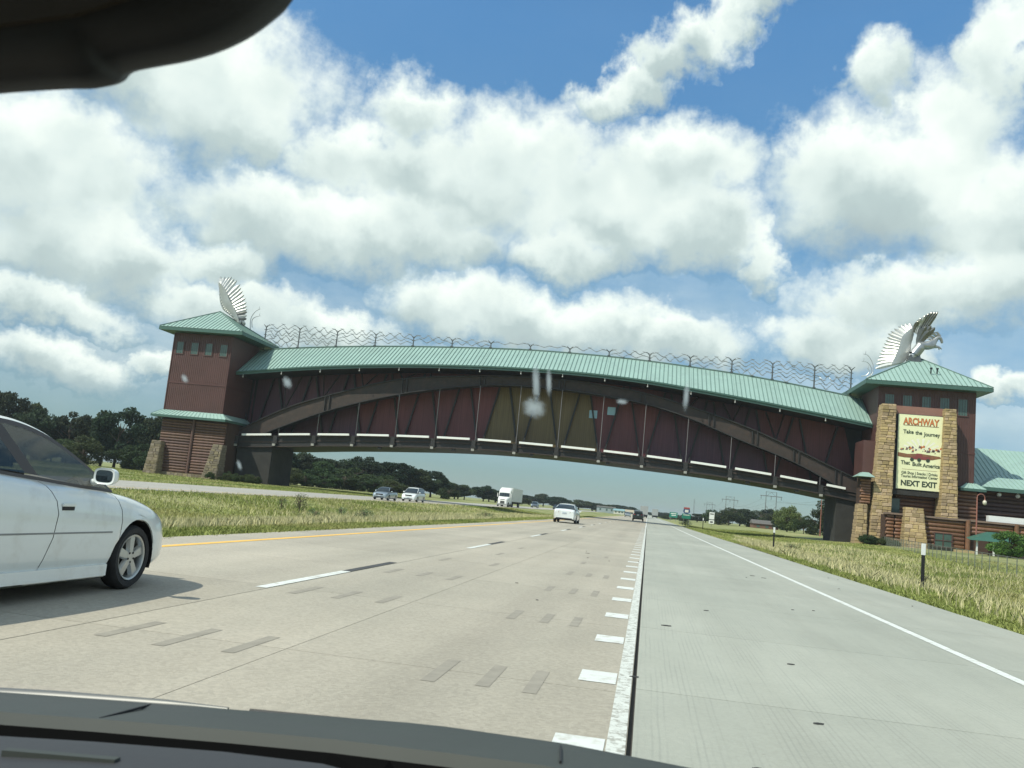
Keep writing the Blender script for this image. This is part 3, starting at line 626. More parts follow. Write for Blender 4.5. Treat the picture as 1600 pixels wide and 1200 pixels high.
def stone_pillar(par, xb, xt, yb, yt, depth, z0, z1, m, rowh=.42, wide=.72, sep_=True, side=True):
    """battered pillar: xb, xt = (x0, x1) at foot and head; yb, yt = front face"""
    core = MB().hexa([(xb[0] + .06, yb + .06, z0), (xb[1] - .06, yb + .06, z0), (xb[1] - .06, yb + depth, z0), (xb[0] + .06, yb + depth, z0)], [(xt[0] + .06, yt + .06, z1), (xt[1] - .06, yt + .06, z1), (xt[1] - .06, yb + depth, z1), (xt[0] + .06, yb + depth, z1)]).build('stone_pillar', M_MORTAR, par)
    z = z0; rg = random.Random(int(abs(xb[0]) * 10)); sides = MB()
    while z < z1 - .08:
        h = min(rg.uniform(.62, 1.35) * rowh, z1 - z); t = (z + h / 2 - z0) / (z1 - z0); a = xb[0] + (xt[0] - xb[0]) * t; b = xb[1] + (xt[1] - xb[1]) * t; y = yb + (yt - yb) * t; x = a
        while x < b - .05:
            w = rg.uniform(.55, 1.5) * wide
            if b - (x + w) < .25: w = b - x
            o = link('stone', SM[m.name][rg.randrange(6)], core, loc=(x + w / 2, y - rg.uniform(.0, .07), z + h / 2)); o.scale = (w * 1.0, .25, h * 1.0)
            if rg.random() < .5: o.scale.x *= -1
            x += w
        for xs_, sx in ((a, -1), (b, 1)):
            yy = y + .02
            while yy < yb + depth - .05:
                d = min(rg.uniform(.5, 1.2) * wide, yb + depth - yy); pr = rg.uniform(.0, .08)
                sides.box(min(xs_ + sx * pr, xs_ - sx * .05), max(xs_ + sx * pr, xs_ - sx * .05), yy + .02, yy + d - .02, z + .02, z + h - .02); yy += d
        z += h
    sides.build('side_stones', m, core, kind='stuff')
    return core
def tower_windows(par, xs_, w, z0, z1, y):
    for x in xs_:
        mb = MB(); mb.box(x - w / 2 - .12, x + w / 2 + .12, y - .10, y - .003, z0 - .12, z0); mb.box(x - w / 2 - .12, x + w / 2 + .12, y - .10, y - .003, z1, z1 + .12)
        mb.box(x - w / 2 - .12, x - w / 2, y - .10, y - .003, z0, z1); mb.box(x + w / 2, x + w / 2 + .12, y - .10, y - .003, z0, z1)
        f = mb.build('window_frame', mat('window_frame', (.09, .04, .035), .6), par); MB().box(x - w / 2, x + w / 2, y - .04, y - .006, z0, z1).build('pane', M_WINGLASS, f)

# ------------------------------------------------------------------ left tower
lt = thing('stone_and_log_tower', 'red end tower with hip roof and log base at the left end of the arch', 'tower')
MB().box(-74.4, -64.7, 125.6, 136.2, 9.5, 14.35).build('lower_siding', M_RED, lt); MB().box(-74.4, -64.7, 125.6, 136.2, 14.36, 22.1).build('upper_siding', M_REDDARK if False else M_RED, lt)
MB().box(-74.45, -64.65, 125.53, 136.25, 14.25, 14.45).build('belt_board', M_REDDARK, lt)
for x in (-74.42, -64.82): MB().box(x, x + .14, 125.5, 125.64, 9.9, 22.0).build('corner_board', M_REDDARK, lt)
mb = MB()
for k in range(31): mb.box(-74.3 + .32 * k, -74.25 + .32 * k, 125.56, 125.6 - .002, 9.9, 22.0)
mb.build('siding_batten', M_RED, lt, kind='stuff')
tower_windows(lt, [-73.2, -70.75, -68.4, -65.95], 1.15, 18.9, 20.7, 125.6)
hip_roof(lt, -76.2, -62.5, 124.0, 137.6, 22.75, -70.2, 130.8, 26.85)
skirt_roof(lt, -74.5, -64.6, 125.5, 136.3, 9.2, .85, 1.15)
MB().box(-74.3, -63.7, 125.75, 136, -.8, 8.9).build('core_wall', M_CHINK, lt)
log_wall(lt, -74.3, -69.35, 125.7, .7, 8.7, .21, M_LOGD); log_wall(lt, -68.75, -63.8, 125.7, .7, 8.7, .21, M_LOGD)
MB().tube([(-69.05, 125.5, .4), (-69.05, 125.5, 8.8)], .24, 10).build('log_post', M_LOGD, lt, smooth=50)
MB().box(-74.2, -63.8, 125.2, 125.76, -.9, .7).build('stone_plinth', M_MORTAR, lt)
x = -74.2
while x < -63.9:
    w = random.uniform(.5, .95)
    for zz in (-.15, .35): o = link('stone', random.choice(SM[M_STONEDIM.name]), lt, loc=(min(x + w / 2, -64.1), 125.18, zz)); o.scale = (w, .2, .5)
    x += w
stone_pillar(lt, (-75.2, -73.2), (-74.95, -73.4), 123.4, 124.6, 2.6, -.7, 5.2, M_STONEDIM); stone_pillar(lt, (-65.8, -63.4), (-65.0, -63.5), 123.4, 124.6, 2.6, -.7, 5.4, M_STONEDIM)

# ------------------------------------------------------------------ right tower
rt = thing('stone_and_log_tower', 'red end tower with tall cream banner between two stone pillars, right of the arch', 'tower')
MB().box(29.7, 42.15, 125.6, 138.2, 9.0, 13.4).build('lower_siding', M_RED, rt); MB().box(29.7, 42.15, 125.6, 138.2, 13.41, 21.6).build('upper_siding', M_RED, rt)
MB().box(29.62, 42.2, 125.53, 138.3, 13.3, 13.5).build('belt_board', M_REDDARK, rt)
mb = MB()
for k in range(39): mb.box(29.85 + .32 * k, 29.90 + .32 * k, 125.56, 125.6 - .002, 9.3, 21.5)
mb.build('siding_batten', M_RED, rt, kind='stuff')
MB().box(27.9, 29.68, 124.9, 130, 9.2, 14.0).build('side_bay', M_RED, rt)
tower_windows(rt, [31.15, 33.45, 35.85, 38.2, 40.5], 1.15, 18.4, 20.6, 125.6)
hip_roof(rt, 27.7, 43.7, 124.0, 139.6, 22.2, 36.3, 131.8, 27.1)
mb = MB(); 
for px_ in (36.6, 37.4): mb.tube([(px_, 126.6, 24.0), (px_, 126.55, 24.7)], .09, 6); mb.box(px_ - .18, px_ + .12, 126.3, 126.5, 24.6, 24.8)
mb.build('roof_vent', M_DARK, rt)
skirt_roof(rt, 41.2, 42.3, 125.4, 138.3, 8.75, .7, 1.0)
MB().box(29.6, 42.6, 126.0, 138, .2, 8.7).build('core_wall', M_CHINK, rt)
log_wall(rt, 32.4, 38.0, 125.75, 4.7, 7.3, .26, M_LOG); log_wall(rt, 40.2, 42.6, 125.75, 4.4, 8.4, .26, M_LOG)
MB().box(31.7, 32.9, 125.3, 125.75, 4.5, 6.6).build('window', M_WINGLASS, rt)
stone_pillar(rt, (28.6, 31.2), (29.83, 31.5), 122.8, 123.4, 2.6, .0, 19.0, M_STONE, .40, .70); stone_pillar(rt, (37.33, 39.4), (37.63, 39.0), 122.8, 123.4, 2.6, 4.0, 18.9, M_STONE, .40, .70)
stone_pillar(rt, (26.8, 28.3), (27.2, 28.3), 122.6, 123.2, 2.2, .0, 5.4, M_STONE, .42, .7)
for k in range(9): log(rt, 27.35 + (k % 2) * .15, 28.65, 123.3, 5.65 + .36 * k, .18, M_LOG)
MB().box(27.5, 28.6, 123.6, 126, 5.4, 8.9).build('corner_core', M_CHINK, rt)
MB().hexa([(26.7, 121.9, 8.95), (28.9, 121.9, 8.95), (28.9, 125.2, 8.95), (26.7, 125.2, 8.95)], [(27.6, 123.4, 9.6), (28.4, 123.4, 9.6), (28.4, 125.0, 9.6), (27.6, 125.0, 9.6)]).build('small_roof', M_GREEN, rt)
MB().box(31.55, 37.6, 124.3, 125.5, 17.85, 18.95).build('lintel', M_TAUPE, rt); MB().box(31.35, 37.45, 123.9, 125.45, 7.1, 7.68).build('sill_beam', M_CONCD, rt)
MB().box(31.56, 37.6, 124.35, 125.5, 7.69, 17.84).build('banner_backing', M_DARK, rt)
# banner
bn = tag(MB().box(32.25, 37.95, 124.86, 124.90, 7.95, 17.85).build('banner', M_BANNER), 'tall cream banner reading ARCHWAY and NEXT EXIT hanging between the stone pillars', 'banner')
mb = MB()
for x in (32.19, 37.96): mb.box(x, x + .05, 124.85, 125.0, 7.9, 17.9)
for z in (7.88, 17.87): mb.box(32.19, 38.01, 124.85, 125.0, z, z + .04)
mb.build('banner_frame', M_STEELD, bn)
def text(s, x, z, size, m, par=None, y=124.84, wd=None, bold=.0, al='CENTER', rz=0, ext=.008):
    cu = bpy.data.curves.new('lettering', 'FONT'); cu.body = s; cu.size = size; cu.align_x = al; cu.extrude = ext; cu.offset = bold; cu.materials.append(m)
    o = bpy.data.objects.new('lettering', cu); COL.objects.link(o); o.rotation_euler = (R(90), 0, rz); o.location = (x, y, z)
    if par: o.parent = par
    bpy.context.view_layer.update(); k = wd / max(o.dimensions.x, .01) if wd else 1
    me = bpy.data.meshes.new_from_object(o.evaluated_get(bpy.context.evaluated_depsgraph_get())); bpy.data.objects.remove(o); bpy.data.curves.remove(cu)
    o = link('lettering', me, par); o.rotation_euler = (R(90), 0, rz); o.location = (x, y, z); o.scale = (k, 1, 1); me.materials.clear(); me.materials.append(m)
    return o
text('ARCHWAY', 35.1, 16.55, 1.25, M_BROWNINK, bn, 124.845, 4.55, .055); text('ARCHWAY', 35.1, 16.60, 1.18, M_ORANGE, bn, 124.83, 4.4, .02)
MB().box(32.9, 37.35, 124.846, 124.858, 16.38, 16.45).build('rule', M_BROWNINK, bn)
for s, x, z, wd_ in (('Take', 33.55, 15.32, 1.3), ('the', 34.85, 15.27, .85), ('Journey', 36.5, 15.15, 2.05)): text(s, x, z, .72, M_INK, bn, bold=.015, wd=wd_)
for s, x, z, wd_ in (('That', 33.3, 11.2, 1.15), ('Built', 34.75, 11.08, 1.15), ('America', 36.55, 11.0, 2.15)): text(s, x, z, .72, M_INK, bn, bold=.015, wd=wd_)
MB().box(32.9, 37.3, 124.846, 124.858, 10.55, 10.585).build('rule', M_BROWNINK, bn)
text('Gift Shop | Snacks | Drinks', 35.1, 9.95, .5, M_INK, bn, wd=4.5, bold=.006); text('Tourist Information Center', 35.1, 9.5, .5, M_INK, bn, wd=4.6, bold=.006); text('NEXT EXIT', 35.05, 8.42, 1.0, M_INK, bn, wd=4.5, bold=.035)
mb = MB(); cx_, cz_ = 35.3, 13.0
for k in range(9):
    a0 = R(12 + 17.5 * k); a1 = a0 + R(8)
    mb.add([(cx_ + .5 * math.cos(a0), 124.852, cz_ + .3 * math.sin(a0)), (cx_ + 2.5 * math.cos(a0), 124.852, cz_ + 1.75 * math.sin(a0)), (cx_ + 2.5 * math.cos(a1), 124.852, cz_ + 1.75 * math.sin(a1)), (cx_ + .5 * math.cos(a1), 124.852, cz_ + .3 * math.sin(a1))], [(0, 1, 2, 3)])
mb.build('printed_rays', M_CREAMINK, bn)
MB().xz([(32.3, 12.75), (33.5, 12.6), (35.2, 12.75), (37.5, 12.55), (37.85, 12.35), (36.6, 12.0), (35, 12.15), (33.2, 12.1), (32.3, 12.2)], 124.845, 124.855).build('printed_ground', M_BROWNINK, bn)
mb = MB(); rr = random.Random(3)
for k in range(26):
    x = rr.uniform(32.5, 37.5); z = 12.8 + rr.uniform(0, .95) * (1 - abs(x - 35) / 3.6); w = rr.uniform(.1, .32); mb.xz([(x, z), (x + w, z + .04), (x + w * 1.1, z + w * .9), (x + w * .4, z + w * 1.3)], 124.840, 124.850)
mb.build('printed_figures', mat('figure_ink', (.16, .10, .10), .7, var=.4, vscale=4), bn)
mb = MB()
for k in range(12):
    x = rr.uniform(32.5, 37.6); z = 13.0 + rr.uniform(0, .9); w = rr.uniform(.1, .3); mb.xz([(x, z), (x + w, z), (x + w, z + w * .7), (x + w * .4, z + w)], 124.838, 124.848)
mb.build('printed_figures', M_ORANGE, bn)
mb = MB(); mb.xz([(33.9, 11.95), (33.95, 12.25), (34.5, 12.35), (34.65, 12.75), (35.3, 12.75), (35.4, 12.4), (36.3, 12.4), (36.4, 11.95)], 124.832, 124.842); mb.build('printed_motor_car', mat('maroon_ink', (.22, .05, .05), .7), bn)
mb = MB()
for x in (34.1, 35.0, 36.1): mb.xz([(x + .25 * math.cos(i * .7), 11.9 + .25 * math.sin(i * .7)) for i in range(9)], 124.825, 124.831)
mb.build('printed_wheels', M_INK, bn)

bn.location = (-.24, -.87, -.05)
# ------------------------------------------------------------------ low log building in front and visitor hall on the right
lh = thing('log_annex', 'low varnished log annex with stone buttress at the foot of the banner tower', 'building')
MB().box(30.0, 62, 120.8, 125.3, -.2, 4.3).build('core_wall', M_CHINK, lh); MB().box(29.8, 62.2, 120.2, 121.0, 4.32, 4.55).build('parapet_cap', mat('grey_timber', (.20, .14, .11), .8, var=.2, vscale=2), lh)
log_wall(lh, 34.4, 39.5, 120.65, .75, 4.25, .25, M_LOG); log_wall(lh, 40.2, 45.2, 120.65, 2.8, 4.25, .25, M_LOG); log_wall(lh, 45.9, 54, 120.65, 2.8, 4.25, .25, M_LOG); log_wall(lh, 43.0, 54, 120.65, .4, 2.8, .25, M_LOG)
for k in range(8):
    for x in (30.05, 31.1): log(lh, x + (k % 2) * .12, x + .95, 120.6, 1.1 + .43 * k, .21, M_LOG)
for x in (39.85, 45.55): MB().tube([(x, 120.35, .2), (x, 120.35, 4.5)], .3, 12).build('log_post', M_LOG, lh, smooth=50)
MB().box(35.9, 37.9, 120.2, 120.42, .85, 2.5).build('window', M_WINGLASS, lh)
mb = MB()
for x in (35.82, 36.85, 37.9): mb.box(x, x + .1, 120.12, 120.3, .8, 2.55)
for z in (.75, 1.6, 2.5): mb.box(35.82, 38.0, 120.13, 120.29, z, z + .08)
mb.build('window_frame', mat('window_frame', (.09, .04, .035), .6), lh)
stone_pillar(lh, (31.8, 34.6), (32.1, 34.25), 118.3, 119.6, 2.2, .0, 5.4, M_STONE, .42, .75)
MB().box(38.2, 40.6, 119.8, 120.5, .0, .7).build('stone_plinth', M_STONE, lh)
MB().box(42.6, 46.9, 121.4, 122.2, 4.6, 5.35).build('white_box', M_WHITEM, lh, label='long white metal box on the flat roof')
cn = thing('entrance_canopy', 'small dark green canopy on white posts in front of the log annex', 'canopy')
MB().hexa([(36.3, 108.8, 2.0), (43, 108.8, 2.0), (43, 112.0, 2.25), (36.9, 112.0, 2.25)], [(38.9, 110.6, 3.1), (42.0, 110.6, 3.1), (42.0, 111.4, 3.1), (38.9, 111.4, 3.1)]).build('canopy_roof', mat('dark_green_canvas', (.03, .105, .075), .6, var=.1), cn)
for x in (37.1, 38.9, 42.4): MB().box(x, x + .16, 109.2, 109.36, .3, 2.05).build('post', M_WHITEM, cn)
MB().box(39.3, 43.5, 111.8, 112, .3, 2.0).build('back_wall', M_TAUPE, cn)
vh = thing('visitor_hall', 'green roofed log visitor hall running off to the right behind the banner tower', 'building')
MB().box(42.7, 78, 128.3, 150, .2, 9.0).build('core_wall', M_CHINK, vh); log_wall(vh, 42.7, 56, 128.1, 4.6, 8.9, .26, M_LOGD)
for (nm, x0, y0, z0, x1, y1, z1, hip) in (('main_roof', 42.3, 129.5, 9.6, 80, 140.5, 15.75, 0), ('porch_roof', 43.4, 126.2, 9.2, 80, 132.0, 11.65, 4.0)):
    n = int((x1 - x0) / .62); mb = MB(); mb.loft([[(x0, y0, z0), (x0 + hip, y1, z1)], [(x1, y0, z0), (x1, y1, z1)]]); mb.loft([[(x0, y0, z0 - .08), (x0 + hip, y1, z1 - .08)], [(x1, y0, z0 - .08), (x1, y1, z1 - .08)]])
    if hip: mb.add([(x0, y0, z0), (x0 + hip, y1, z1), (x0, y1, z0)], [(0, 1, 2)])
    for k in range(n):
        x = x0 + (k + .5) * .62; t = min(1, (x - x0) / hip) if hip else 1; mb.bar((x, y0, z0 + .03), (x, y0 + (y1 - y0) * t, z0 + (z1 - z0) * t + .03), .06, .09)
    mb.build(nm, M_GREEN, vh)
MB().add([(42.3, 151.5, 9.6), (80, 151.5, 9.6), (80, 140.5, 15.75), (42.3, 140.5, 15.75)], [(0, 1, 2, 3)]).build('rear_roof', M_GREEN, vh)
MB().add([(42.35, 129.6, 9.5), (42.35, 151.4, 9.5), (42.35, 140.5, 15.6)], [(0, 1, 2)]).build('gable_wall', M_RED, vh)
MB().box(43.3, 80, 126.1, 126.2, 8.75, 9.25).build('eave_fascia', M_GREENTRIM, vh); MB().box(43.3, 80, 126.22, 129, 8.78, 8.84).build('porch_soffit', M_RUSTD, vh)
for x in (45.8, 48.1, 51.5): mb = MB(); mb.sphere((x, 127.0, 8.42), .30, 10, 7); mb.tube([(x, 127, 8.78), (x, 127, 8.6)], .06, 6); mb.build('globe_lamp', M_WHITEM, vh, smooth=60)
MB().box(49.5, 54, 125.9, 125.98, 5.35, 5.45).build('hand_rail', M_TAUPE, vh)
# street lamp with swan neck
def swan_lamp(x, y, z, h, label, s=1):
    t = thing('swan_neck_lamp', label, 'street lamp', (x, y, z)); mr = mat('lamp_red_paint', (.30, .12, .09), .5, var=.1)
    MB().tube([(0, 0, 0), (0, 0, .3), (0, 0, .32), (0, 0, h - .4)], [.16, .13, .09, .07], 8).build('pole', mr, t)
    pts = [(s * (.42 - .42 * math.cos(R(a))), 0, h - .42 + .42 * math.sin(R(a))) for a in range(0, 181, 20)] + [(s * .84, 0, h - .6)]
    MB().tube(pts, .05, 6).build('swan_neck', mr, t)
    mb = MB(); mb.cyl((s * .84, 0, h - .78), .14, .2, 'z', 10, .05); mb.build('lamp_cap', mr, t); MB().sphere((s * .84, 0, h - .98), .24, 10, 8, (1, 1, 1.25)).build('lamp_globe', mat('lamp_globe', (.55, .52, .42), .3), t, smooth=60)
    return t
swan_lamp(38.0, 112, .35, 7.1, 'red swan-neck street lamp standing by the green canopy')
swan_lamp(32.6, 178, .3, 8.0, 'swan-neck street lamp seen under the arch beside the dark pier', 1)
# ================================================================== winged horses on the tower roofs
def feather(par, root, tip, w, y0, y1, m, curl=0.0):
    """a curved tapered metal feather from root to tip (x, z), y0 / y1 depth at root and tip"""
    a = Vector((root[0], y0, root[1])); b = Vector((tip[0], y1, tip[1])); d = b - a; n = Vector((-d.z, 0, d.x)).normalized(); rows = []
    for t, k in ((0, .35), (.25, .75), (.55, 1.0), (.78, .95), (.92, .55), (1.0, .05)):
        c = a + d * t + n * (curl * math.sin(math.pi * min(1, t * 1.0)) ) + Vector((0, .10 * math.sin(math.pi * t), 0)); h = w * k / 2
        rows.append([c - n * h + Vector((0, .03, 0)), c + Vector((0, -.07, 0)), c + n * h + Vector((0, .03, 0)), c + Vector((0, -.01, 0))])
    MB().loft(rows, close=True, cap=True).build('feather', m, par)
def along(pts, t):
    k = list(enumerate(pts)); s = t * (len(pts) - 1); return (sinterp(s, [(i, p[0]) for i, p in k]), sinterp(s, [(i, p[1]) for i, p in k]))
ws = thing('winged_horse_statue', 'shining steel winged horse leaping right above the banner tower roof', 'statue')
T1 = [(31.1, 25.45), (31.21, 26.1), (31.32, 26.67), (31.48, 27.2), (31.59, 27.73), (31.79, 28.17), (31.95, 28.7), (32.11, 29.19), (32.31, 29.68), (32.51, 30.16), (32.58, 30.69), (32.96, 31.05), (33.39, 31.46), (33.9, 31.87), (34.37, 32.14), (34.9, 32.32), (35.46, 32.45)]
R1 = [(34.4, 26.3), (34.9, 27.0), (35.27, 28.09), (35.32, 29.03), (35.5, 29.8), (35.55, 30.4)]
for i, tp in enumerate(T1):
    t = i / (len(T1) - 1); rt_ = along(R1, t); feather(ws, rt_, (tp[0] - .1, tp[1]), .62, 131.8, 133.2 + .6 * (1 - t), M_STEEL, -.12)
mb = MB(); rows = []                                                  # smooth inner wing
for i in range(13):
    t = i / 12; r_ = along(R1, t); tp = along(T1, t); rows.append([(r_[0] + (tp[0] - r_[0]) * s, 131.75 + .35 * s * s + .3 * math.sin(math.pi * s) * -1, r_[1] + (tp[1] - r_[1]) * s) for s in (0, .15, .28, .4, .5)])
mb.loft(rows); mb.loft([[(p[0], p[1] + .08, p[2]) for p in r] for r in rows]); mb.build('wing', M_STEEL, ws, smooth=60)
T2 = [(35.85, 32.2), (36.2, 32.7), (36.76, 33.1), (37.23, 33.42), (37.7, 33.69), (38.09, 33.71), (38.44, 33.73)]
for i, tp in enumerate(T2): feather(ws, (35.55 + .15 * i, 30.6 - .12 * i), tp, .62, 131.2, 130.6, M_STEELD if i != 2 and i != 1 else M_STEEL, .12)
for i, tp in enumerate([(36.9, 31.5), (37.6, 31.6), (38.12, 31.39), (37.4, 30.9)]): feather(ws, (35.9 + .05 * i, 28.7), tp, .95, 131.0, 130.6, M_STEELD, .15)
def body_of(par, c, name, m, lv=2):
    """c: list of (x, y, z, radius, parent index): a skinned figure, one continuous mesh"""
    me = bpy.data.meshes.new(name); me.from_pydata([(p[0], p[1], p[2]) for p in c], [(i, p[4]) for i, p in enumerate(c) if p[4] is not None], [])
    o = bpy.data.objects.new(name, me); COL.objects.link(o); o.parent = par; me.materials.append(m)
    sk = o.modifiers.new('skin', 'SKIN'); sk.use_smooth_shade = True
    for i, p in enumerate(c):
        d = me.skin_vertices[0].data[i]; d.radius = (p[3], p[3]); d.use_root = (i == 0)
    s = o.modifiers.new('sub', 'SUBSURF'); s.levels = lv; s.render_levels = lv
    return o
yh = 130.9
H = [(35.9, yh, 28.0, .62, None), (36.5, yh, 28.75, .40, 0), (37.1, yh, 28.7, .40, 1), (37.75, yh, 28.95, .42, 2), (38.15, yh, 29.45, .27, 3), (38.5, yh, 29.95, .20, 4), (38.9, yh, 30.08, .19, 5), (39.12, yh, 29.65, .14, 6), (39.2, yh, 29.2, .10, 7),
     (38.2, yh - .18, 28.65, .17, 3), (38.75, yh - .2, 28.58, .09, 9), (38.76, yh - .2, 28.2, .06, 10), (38.2, yh + .18, 28.8, .16, 3), (38.9, yh + .2, 28.7, .08, 12), (39.25, yh + .2, 28.4, .05, 13),
     (35.4, yh, 27.2, .5, 0), (35.0, yh, 26.5, .34, 15), (34.7, yh, 26.1, .2, 16), (35.7, yh + .2, 26.6, .3, 15)]
H = [(x, y, z, r * (1.25 if i in (0, 15, 16, 17) else 1.6), p) for i, (x, y, z, r, p) in enumerate(H)]
M_HORSE = mat('horse_steel', (.36, .37, .37), .35, metal=.75, var=.2, vscale=2)
body_of(ws, H, 'horse_body', M_HORSE)
mb = MB()
for (a, b, c_) in (((38.9, 30.2), (38.5, 30.75), (37.9, 30.65)), ((38.6, 30.1), (38.0, 30.5), (37.3, 30.35)), ((38.3, 29.8), (37.7, 30.15), (37.0, 30.0)), ((38.1, 29.5), (37.5, 29.8), (37.1, 29.7))):
    mb.tube([(a[0], yh, a[1]), (b[0], yh, b[1]), (c_[0], yh, c_[1])], [.20, .16, .03], 6)
mb.build('mane', M_HORSE, ws, smooth=60)
MB().hexa([(34.3, 130.4, 25.6), (36.4, 130.4, 26.3), (36.4, 131.6, 26.3), (34.3, 131.6, 25.6)], [(34.9, 130.5, 27.2), (36.2, 130.5, 27.4), (36.2, 131.5, 27.4), (34.9, 131.5, 27.2)]).build('pedestal', M_STEELD, ws)

wl = thing('winged_horse_statue', 'steel winged statue with one raised feathered wing on the left tower roof', 'statue')
TL = [(-71.6, 32.96), (-70.87, 32.95), (-70.24, 32.93), (-69.75, 33.01), (-69.25, 32.71), (-68.77, 32.47), (-68.12, 31.86), (-67.89, 31.28), (-67.56, 30.76), (-67.2, 30.19), (-66.89, 29.62), (-66.65, 28.94), (-66.51, 28.36), (-66.39, 27.83), (-66.35, 27.41), (-66.32, 26.82), (-66.3, 26.29), (-66.37, 25.5)]
RL = [(-71.2, 30.9), (-71.05, 29.8), (-70.6, 28.5), (-70.0, 27.5), (-69.2, 26.9), (-68.2, 26.2), (-67.3, 25.4)]
for i, tp in enumerate(TL):
    t = i / (len(TL) - 1); feather(wl, along(RL, t), tp, .66, 131.2, 131.9 + .4 * t, M_STEEL if i < 6 else (M_STEELD if i % 2 == 0 and i > 12 else M_STEEL), .16)
rows = []
for i in range(15):
    t = i / 14; r_ = along(RL, t); tp = along(TL, t); rows.append([(r_[0] + (tp[0] - r_[0]) * s, 131.3 - .45 * math.sin(math.pi * s * .8) + .3 * s, r_[1] + (tp[1] - r_[1]) * s) for s in (-.05, .1, .2, .32, .42)])
mb = MB(); mb.loft(rows); mb.loft([[(p[0], p[1] + .1, p[2]) for p in r] for r in rows]); mb.build('wing', M_STEEL, wl, smooth=60)
HL = [(-70.2, 132.4, 27.6, .55, None), (-71.1, 132.4, 28.1, .45, 0), (-71.6, 132.4, 28.9, .3, 1), (-71.9, 132.4, 29.4, .2, 2), (-69.3, 132.4, 26.9, .5, 0), (-68.2, 132.4, 26.0, .35, 4), (-67.4, 132.4, 25.2, .2, 5)]
HL = [(x + .9, y, z, r, p) for x, y, z, r, p in HL]
body_of(wl, HL, 'horse_body', M_STEEL)
MB().hexa([(-68.2, 131.6, 24.2), (-66.4, 131.6, 24.0), (-66.4, 132.8, 24.0), (-68.2, 132.8, 24.2)], [(-67.6, 131.8, 26.0), (-66.9, 131.8, 26.1), (-66.9, 132.6, 26.1), (-67.6, 132.6, 26.0)]).build('pedestal', M_STEELD, wl)

# ================================================================== fence, roadside posts, signs
fn = thing('pipe_fence', 'thin grey wire fence running along the right verge towards the tower', 'fence')
A = Vector((18.2, 44, 0)); B = Vector((29.6, 119, 0)); n = 34; M_FEN = mat('fence_galvanised', (.17, .19, .16), .6, metal=.3, var=.1)
tops = []
for i in range(n + 1):
    p = A.lerp(B, i / n); gz = ground_z(p.x); h = 1.08; MB().tube([(p.x, p.y, gz - .1), (p.x, p.y, gz + h)], .024, 6).build('post', M_FEN, fn); tops.append((p.x, p.y, gz + h))
for j, dz_ in enumerate((0, -.35, -.7)):
    mb = MB()
    for p, q in zip(tops, tops[1:]): mb.tube([(p[0], p[1] - .04, p[2] + dz_), (q[0], q[1] - .04, q[2] + dz_)], .02 if j == 0 else .007, 4)
    mb.build('rail' if j == 0 else 'wire', M_FEN, fn)
mb = MB()
for p, q in zip(tops, tops[1:]):
    for k in range(10):
        t = k / 10; x, y, z = [p[i] + (q[i] - p[i]) * t for i in range(3)]; mb.tube([(x, y, z - 1.0), (x, y, z)], .004, 3)
mb.build('mesh_wire', M_FEN, fn, kind='stuff')
def delineator(x, y, h, label):
    gz = ground_z(x); t = thing('delineator_post', label, 'marker post', (x, y, gz), group='marker posts along the right shoulder')
    MB().box(-.045, .045, -.02, .02, -.1, h - .32).build('post', M_DARK, t, bevel=.004); MB().box(-.055, .055, -.03, .026, h - .32, h).build('reflector', M_WHITEM, t, bevel=.006)
delineator(7.72, 26.8, 1.32, 'nearest black marker post with white top, in the right verge'); delineator(7.55, 55.6, 1.34, 'second black marker post with white top along the right verge'); delineator(7.35, 122, 1.6, 'farthest marker post with white top, beyond the arch shadow')
M_SG = mat('highway_green', (.02, .20, .15), .5, var=.05); M_BLUE = mat('shield_blue', (.05, .10, .22), .5, var=.05); M_SRED = mat('shield_red', (.40, .09, .09), .5, var=.05); M_POLE = mat('sign_pole', (.20, .21, .20), .6, metal=.3)
def sign(name, label, x, y, z, w, h, m, poles=2, bars=2, cat='road sign'):
    t = thing(name, label, cat, (x, y, ground_z(x, y)))
    mb = MB(); mb.box(-w / 2, w / 2, -.03, 0, z, z + h); mb.build('sign_face', m, t); fr_m = M_WHITEM
    for k in range(bars): MB().box(-w * (.36 - .1 * k), w * (.36 - .05 * k), -.045, -.032, z + h * (.68 - .33 * k), z + h * (.82 - .33 * k)).build('legend', fr_m if m != M_WHITEM else M_DARK, t)
    for s in ((-1, 1) if poles == 2 else (0,)): MB().box(s * w * .32 - .05, s * w * .32 + .05, .01, .11, -.2, z + h).build('pole', M_POLE, t)
    return t
t = sign('route_sign', 'interstate shield above a small green sign beyond the arch', 6.7, 160, 1.25, 1.5, .85, M_SG, 2, 1)
sh = [(-.55, 2.75), (-.62, 2.5), (-.42, 2.2), (0, 2.05), (.42, 2.2), (.62, 2.5), (.55, 2.75), (.5, 3.2), (-.5, 3.2)]
MB().xz(sh, -.06, -.03).build('shield', M_BLUE, t); MB().xz([(-.52, 2.95), (.52, 2.95), (.5, 3.22), (-.5, 3.22)], -.08, -.062).build('shield_crown', M_SRED, t); MB().box(-.3, .3, -.08, -.062, 2.35, 2.8).build('legend', M_WHITEM, t)
sign('guide_sign', 'green highway guide sign standing far ahead on the right', 8.4, 300, 1.3, 2.6, 1.7, M_SG, 2, 2)
t = sign('plate_sign', 'pair of stacked white signs with dark symbols among the roadside trees', 15.9, 230, 2.0, 1.25, 1.75, M_WHITEM, 1, 1); MB().box(-.65, .65, -.03, 0, .9, 1.8).build('sign_face', M_WHITEM, t); MB().box(-.35, .35, -.045, -.032, 1.15, 1.5).build('legend', M_DARK, t)

